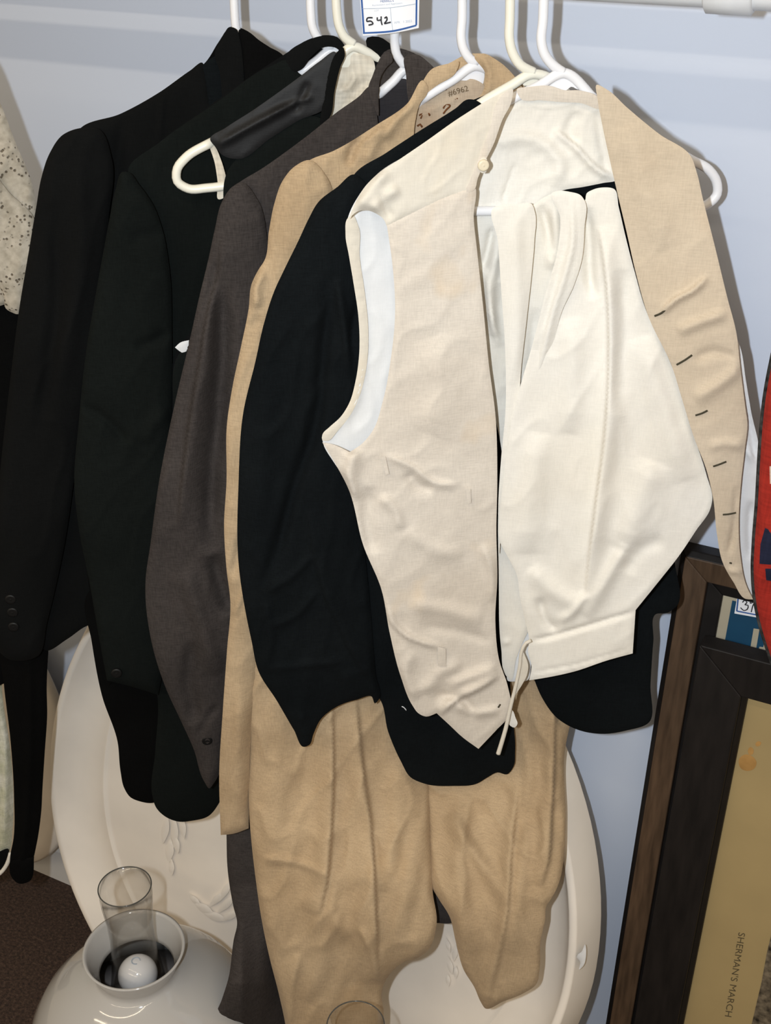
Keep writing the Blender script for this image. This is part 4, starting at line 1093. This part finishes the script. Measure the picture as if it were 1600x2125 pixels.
# ------------------------------------------------------------------ framed pictures leaning at the right
def framed(name, label, u0, v0, y_top, y_bot, width, members, inner, corner_mat):
    """An upright frame leaning on the wall: members = list of (width, height, material) from the outside in."""
    tl = on_plane(u0, v0, (0, y_top, 0), Vector((0, 1, 0)))
    lean = math.atan2(y_top - y_bot, tl.z)
    H = tl.z / math.cos(lean)
    nrm = Vector((0, -math.cos(lean), math.sin(lean)))
    ez = Vector((0, math.sin(lean), math.cos(lean)))
    base = Vector((tl.x, y_bot, 0))
    root = thing(name, label, 'picture', base)
    def P(x, z, h):
        return base + Vector((x, 0, 0)) + ez * z + nrm * h
    # four mitred members, each with the same stepped section
    for side, nm in enumerate(('frame_side', 'frame_side', 'frame_rail', 'frame_rail')):
        ins = 0.0
        obj_parent = None
        for k, (wd, h0, h1, mt) in enumerate(members):
            i0, i1 = ins, ins + wd
            ins = i1
            def rect(i, h):
                x0, x1, z0, z1 = i, width - i, i, H - i
                if side == 0: return P(x0, z0, h), P(x0, z1, h)
                if side == 1: return P(x1, z1, h), P(x1, z0, h)
                if side == 2: return P(x0, z1, h), P(x1, z1, h)
                return P(x1, z0, h), P(x0, z0, h)
            a0, a1 = rect(i0, 0.0); b0, b1 = rect(i0, h0); c0, c1 = rect(i1, h1); d0, d1 = rect(i1, 0.0)
            v = [a0, b0, c0, d0, a1, b1, c1, d1]
            f = [[0, 1, 5, 4], [1, 2, 6, 5], [2, 3, 7, 6], [3, 0, 4, 7], [3, 2, 1, 0], [4, 5, 6, 7]]
            o = mesh_from(nm if k == 0 else 'inner_moulding', v, f, mt, root if k == 0 else obj_parent, False)
            bm = o.modifiers.new('bevel', 'BEVEL'); bm.width = 0.0012; bm.segments = 2
            if k == 0:
                obj_parent = o
    x0, x1, z0, z1 = ins, width - ins, ins, H - ins
    def slab(nm, xa, xb, za, zb, h0, h1, mt):
        v = [P(x, z, h) for h in (h0, h1) for z in (za, zb) for x in (xa, xb)]
        f = [[0, 2, 3, 1], [4, 5, 7, 6], [0, 1, 5, 4], [2, 6, 7, 3], [0, 4, 6, 2], [1, 3, 7, 5]]
        return mesh_from(nm, v, f, mt, root, False)
    inner(root, slab, P, (x0, x1, z0, z1), base, nrm)
    return root

def inner_a(root, slab, P, r, base, nrm):
    x0, x1, z0, z1 = r
    slab('mat_board', x0, x1, z0, z1, 0.001, 0.004, M['mat_cream'])
    S = Flat(base + nrm * 0.0042, nrm)
    p = S.pos(1521, 1240) - base
    xl = p.x
    tl = (S.pos(1520, 1215) - base).z
    slab('poster', xl, x1 - 0.02, z0 + 0.02, z1 - 0.006, 0.0041, 0.0052, M['poster_blue'])
    S2_ = Flat(base + nrm * 0.0056, nrm)
    panel('poster_letter', root, [(1564, 1304, 1), (1576, 1306, 1), (1560, 1400, 1), (1548, 1398, 1)], S2_, M['mat_cream'], 0.0, 0.0003, 2, 0.0002, step=6)
    panel('poster_letter', root, [(1588, 1322, 1), (1597, 1324, 1), (1594, 1344, 1), (1612, 1347, 1), (1610, 1356, 1), (1593, 1353, 1), (1584, 1400, 1), (1575, 1398, 1), (1580, 1352, 1), (1574, 1350, 1), (1576, 1342, 1), (1584, 1343, 1)], S2_, M['mat_cream'], 0.0, 0.0003, 2, 0.0002, step=6)
    # price tag stuck on the glass
    S3_ = Flat(base + nrm * 0.0075, nrm)
    panel('price_tag', root, [(1538, 1190, 1), (1632, 1203, 1), (1618, 1290, 1), (1524, 1273, 1)], S3_, M['paper'], 0.0, 0.0004, 3, 0.0003, step=8)
    for q in ([(1536, 1200), (1533, 1230), (1529, 1268)], [(1529, 1268), (1570, 1276), (1614, 1284)]):
        px_tube('tag_border', root, q, S3_, 0.0006, 0.0008, M['tag_blue'], 6, 6)
    for q in ([(1541, 1250), (1545, 1246), (1550, 1250), (1546, 1255), (1552, 1256), (1551, 1264), (1544, 1267), (1537, 1261)], [(1562, 1250), (1557, 1252), (1558, 1247), (1565, 1249), (1562, 1258), (1559, 1270)], [(1569, 1267), (1570, 1268)]):
        px_tube('handwritten_stroke', root, q, S3_, 0.0008, 0.0006, M['pen'], 2, 6)

def inner_b(root, slab, P, r, base, nrm):
    x0, x1, z0, z1 = r
    slab('print_paper', x0, x1, z0, z1, 0.001, 0.005, M['paper_old'])
    S = Flat(base + nrm * 0.0054, nrm)
    letters(root, "SHERMAN'S MARCH", 1533, 1934, 20, S, 0.0, M['ink_grey'], (-0.165, 1), 'print_title')
    panel('engraving', root, [(1602, 1935, 1), (1592, 1975, 1), (1580, 2040, 1), (1560, 2125, 1), (1546, 2190, 1), (1800, 2260, 1), (1850, 1990, 1)], S, M['engraving'], 0.0, 0.0003, 3, 0.0002, step=14)
    for q in ([(1534, 1575), (1545, 1566), (1562, 1570), (1570, 1582), (1566, 1594), (1552, 1600), (1537, 1594)], [(1552, 1556), (1558, 1550), (1564, 1556), (1561, 1566), (1556, 1567)], [(1567, 1545), (1574, 1538), (1580, 1541), (1576, 1548), (1570, 1549)]):
        panel('tea_stain', root, q, S, M['stain'], -0.0003, 0.0005, 4, 0.0002, step=5)

framed('framed_poster', 'brown wood framed blue poster with 39 price tag behind the dark framed print', 1424, 1122, -0.006, -0.090, 0.62,
       [(0.006, 0.020, 0.026, M['wood_dark']), (0.026, 0.026, 0.022, M['wood_brown']), (0.017, 0.014, 0.010, M['wood_black'])], inner_a, None)
framed('framed_print', 'dark oak framed engraving with tea stained margin standing before the blue poster', 1464, 1316, -0.056, -0.135, 0.62,
       [(0.050, 0.026, 0.022, M['wood_dark']), (0.006, 0.016, 0.010, M['wood_black'])], inner_b, None)

# ------------------------------------------------------------------ lamps on the floor
def ringpts(prof_out, th):
    return prof_out + [(max(r - th, 0.0005), z) for r, z in reversed(prof_out)]
c = at_depth(278, 1968, 1.45)
t = thing('shaded_lamp', 'lamp with white opal dome shade and clear chimney standing before the plaster oval', 'lamp', (c.x, c.y, 0))
z0 = c.z
sh = [(0.0610, 0.0), (0.0595, -0.004), (0.054, -0.016), (0.0485, -0.030), (0.0475, -0.036), (0.052, -0.042), (0.066, -0.048), (0.086, -0.058), (0.106, -0.073), (0.124, -0.094), (0.137, -0.120), (0.144, -0.150), (0.146, -0.180)]
lathe('shade', t, [(r, z) for r, z in sh] + [(r - 0.003, z) for r, z in reversed(sh)], (c.x, c.y, z0), M['opal'], 96, closed_prof=True)
ch = [(0.0310, 0.104), (0.0300, 0.08), (0.0270, 0.05), (0.0262, 0.02), (0.0275, -0.01), (0.031, -0.04), (0.034, -0.06), (0.032, -0.085)]
lathe('chimney', t, [(r, z) for r, z in ch] + [(r - 0.0012, z) for r, z in reversed(ch)], (c.x, c.y, z0), M['glass'], 64, closed_prof=True)
M['rim_glass'] = plain('thick glass rim', (0.06, 0.06, 0.055), 0.08, 0.6)
def ring(name, parent, c, r, z, rr):
    return tube(name, parent, [Vector((c.x + r * math.cos(a_), c.y + r * math.sin(a_), z)) for a_ in np.linspace(0, 2 * math.pi, 72, endpoint=False)], rr, M['rim_glass'], 8, True)
ring('chimney_rim', t, c, 0.0304, z0 + 0.104, 0.00075)
bl = [(0.0002, -0.022)] + [(0.024 * math.sin(a_), -0.046 + 0.024 * math.cos(a_)) for a_ in np.linspace(0.15, 2.6, 16)] + [(0.012, -0.08), (0.012, -0.095)]
lathe('bulb', t, bl, (c.x, c.y, z0), M['bulb'], 48)
cc = Vector((c.x, c.y, z0 - 0.0215))
tube('bulb_mark', t, [cc + Vector((0.005 * math.cos(a_), 0.005 * math.sin(a_), -0.0002)) for a_ in np.linspace(0.6, 5.6, 16)], 0.0006, M['tag_grey'], 6)
lathe('burner', t, [(0.0005, -0.082), (0.036, -0.084), (0.038, -0.095), (0.030, -0.105), (0.026, -0.125), (0.03, -0.13), (0.0005, -0.135)], (c.x, c.y, z0), M['pewter'], 40)
lathe('shade_holder', t, [(0.036, -0.096), (0.142, -0.168), (0.143, -0.176), (0.139, -0.176), (0.034, -0.104)], (c.x, c.y, z0), M['pewter'], 48, closed_prof=True)
lathe('font', t, [(0.0005, -0.128), (0.03, -0.132), (0.058, -0.155), (0.066, -0.18), (0.060, -0.21), (0.04, -0.235), (0.018, -0.25), (0.0005, -0.25)], (c.x, c.y, z0), M['pewter'], 48)
lathe('foot', t, [(0.0005, 0.26), (0.016, 0.255), (0.013, 0.20), (0.016, 0.12), (0.03, 0.06), (0.07, 0.03), (0.085, 0.015), (0.085, 0.0), (0.0005, 0.0)], (c.x, c.y, 0), M['brass'], 48)

c = at_depth(738, 2128, 1.30)  # second chimney
t = thing('oil_lamp', 'oil lamp chimney rim rising in front of the tan trousers', 'lamp', (c.x, c.y, 0))
z0 = c.z
ch = [(0.0318, 0.0), (0.0312, -0.002), (0.0300, -0.04), (0.0290, -0.10), (0.0300, -0.15), (0.038, -0.19), (0.043, -0.215), (0.038, -0.245), (0.032, -0.26)]
lathe('chimney', t, [(r, z) for r, z in ch] + [(r - 0.0014, z) for r, z in reversed(ch)], (c.x, c.y, z0), M['glass'], 64, closed_prof=True)
ring('chimney_rim', t, c, 0.0311, z0, 0.00075)
lathe('burner', t, [(0.0005, -0.25), (0.034, -0.252), (0.036, -0.268), (0.026, -0.285), (0.022, -0.30), (0.0005, -0.30)], (c.x, c.y, z0), M['brass'], 40)
lathe('font', t, [(0.0005, -0.298), (0.026, -0.30), (0.055, -0.325), (0.06, -0.345), (0.05, -0.37), (0.02, -0.39), (0.016, -0.41)], (c.x, c.y, z0), M['glass'], 48)
lathe('foot', t, [(0.0005, z0 - 0.395), (0.018, z0 - 0.40), (0.016, z0 - 0.43), (0.05, 0.025), (0.07, 0.012), (0.07, 0.0), (0.0005, 0.0)], (c.x, c.y, 0), M['brass'], 48)
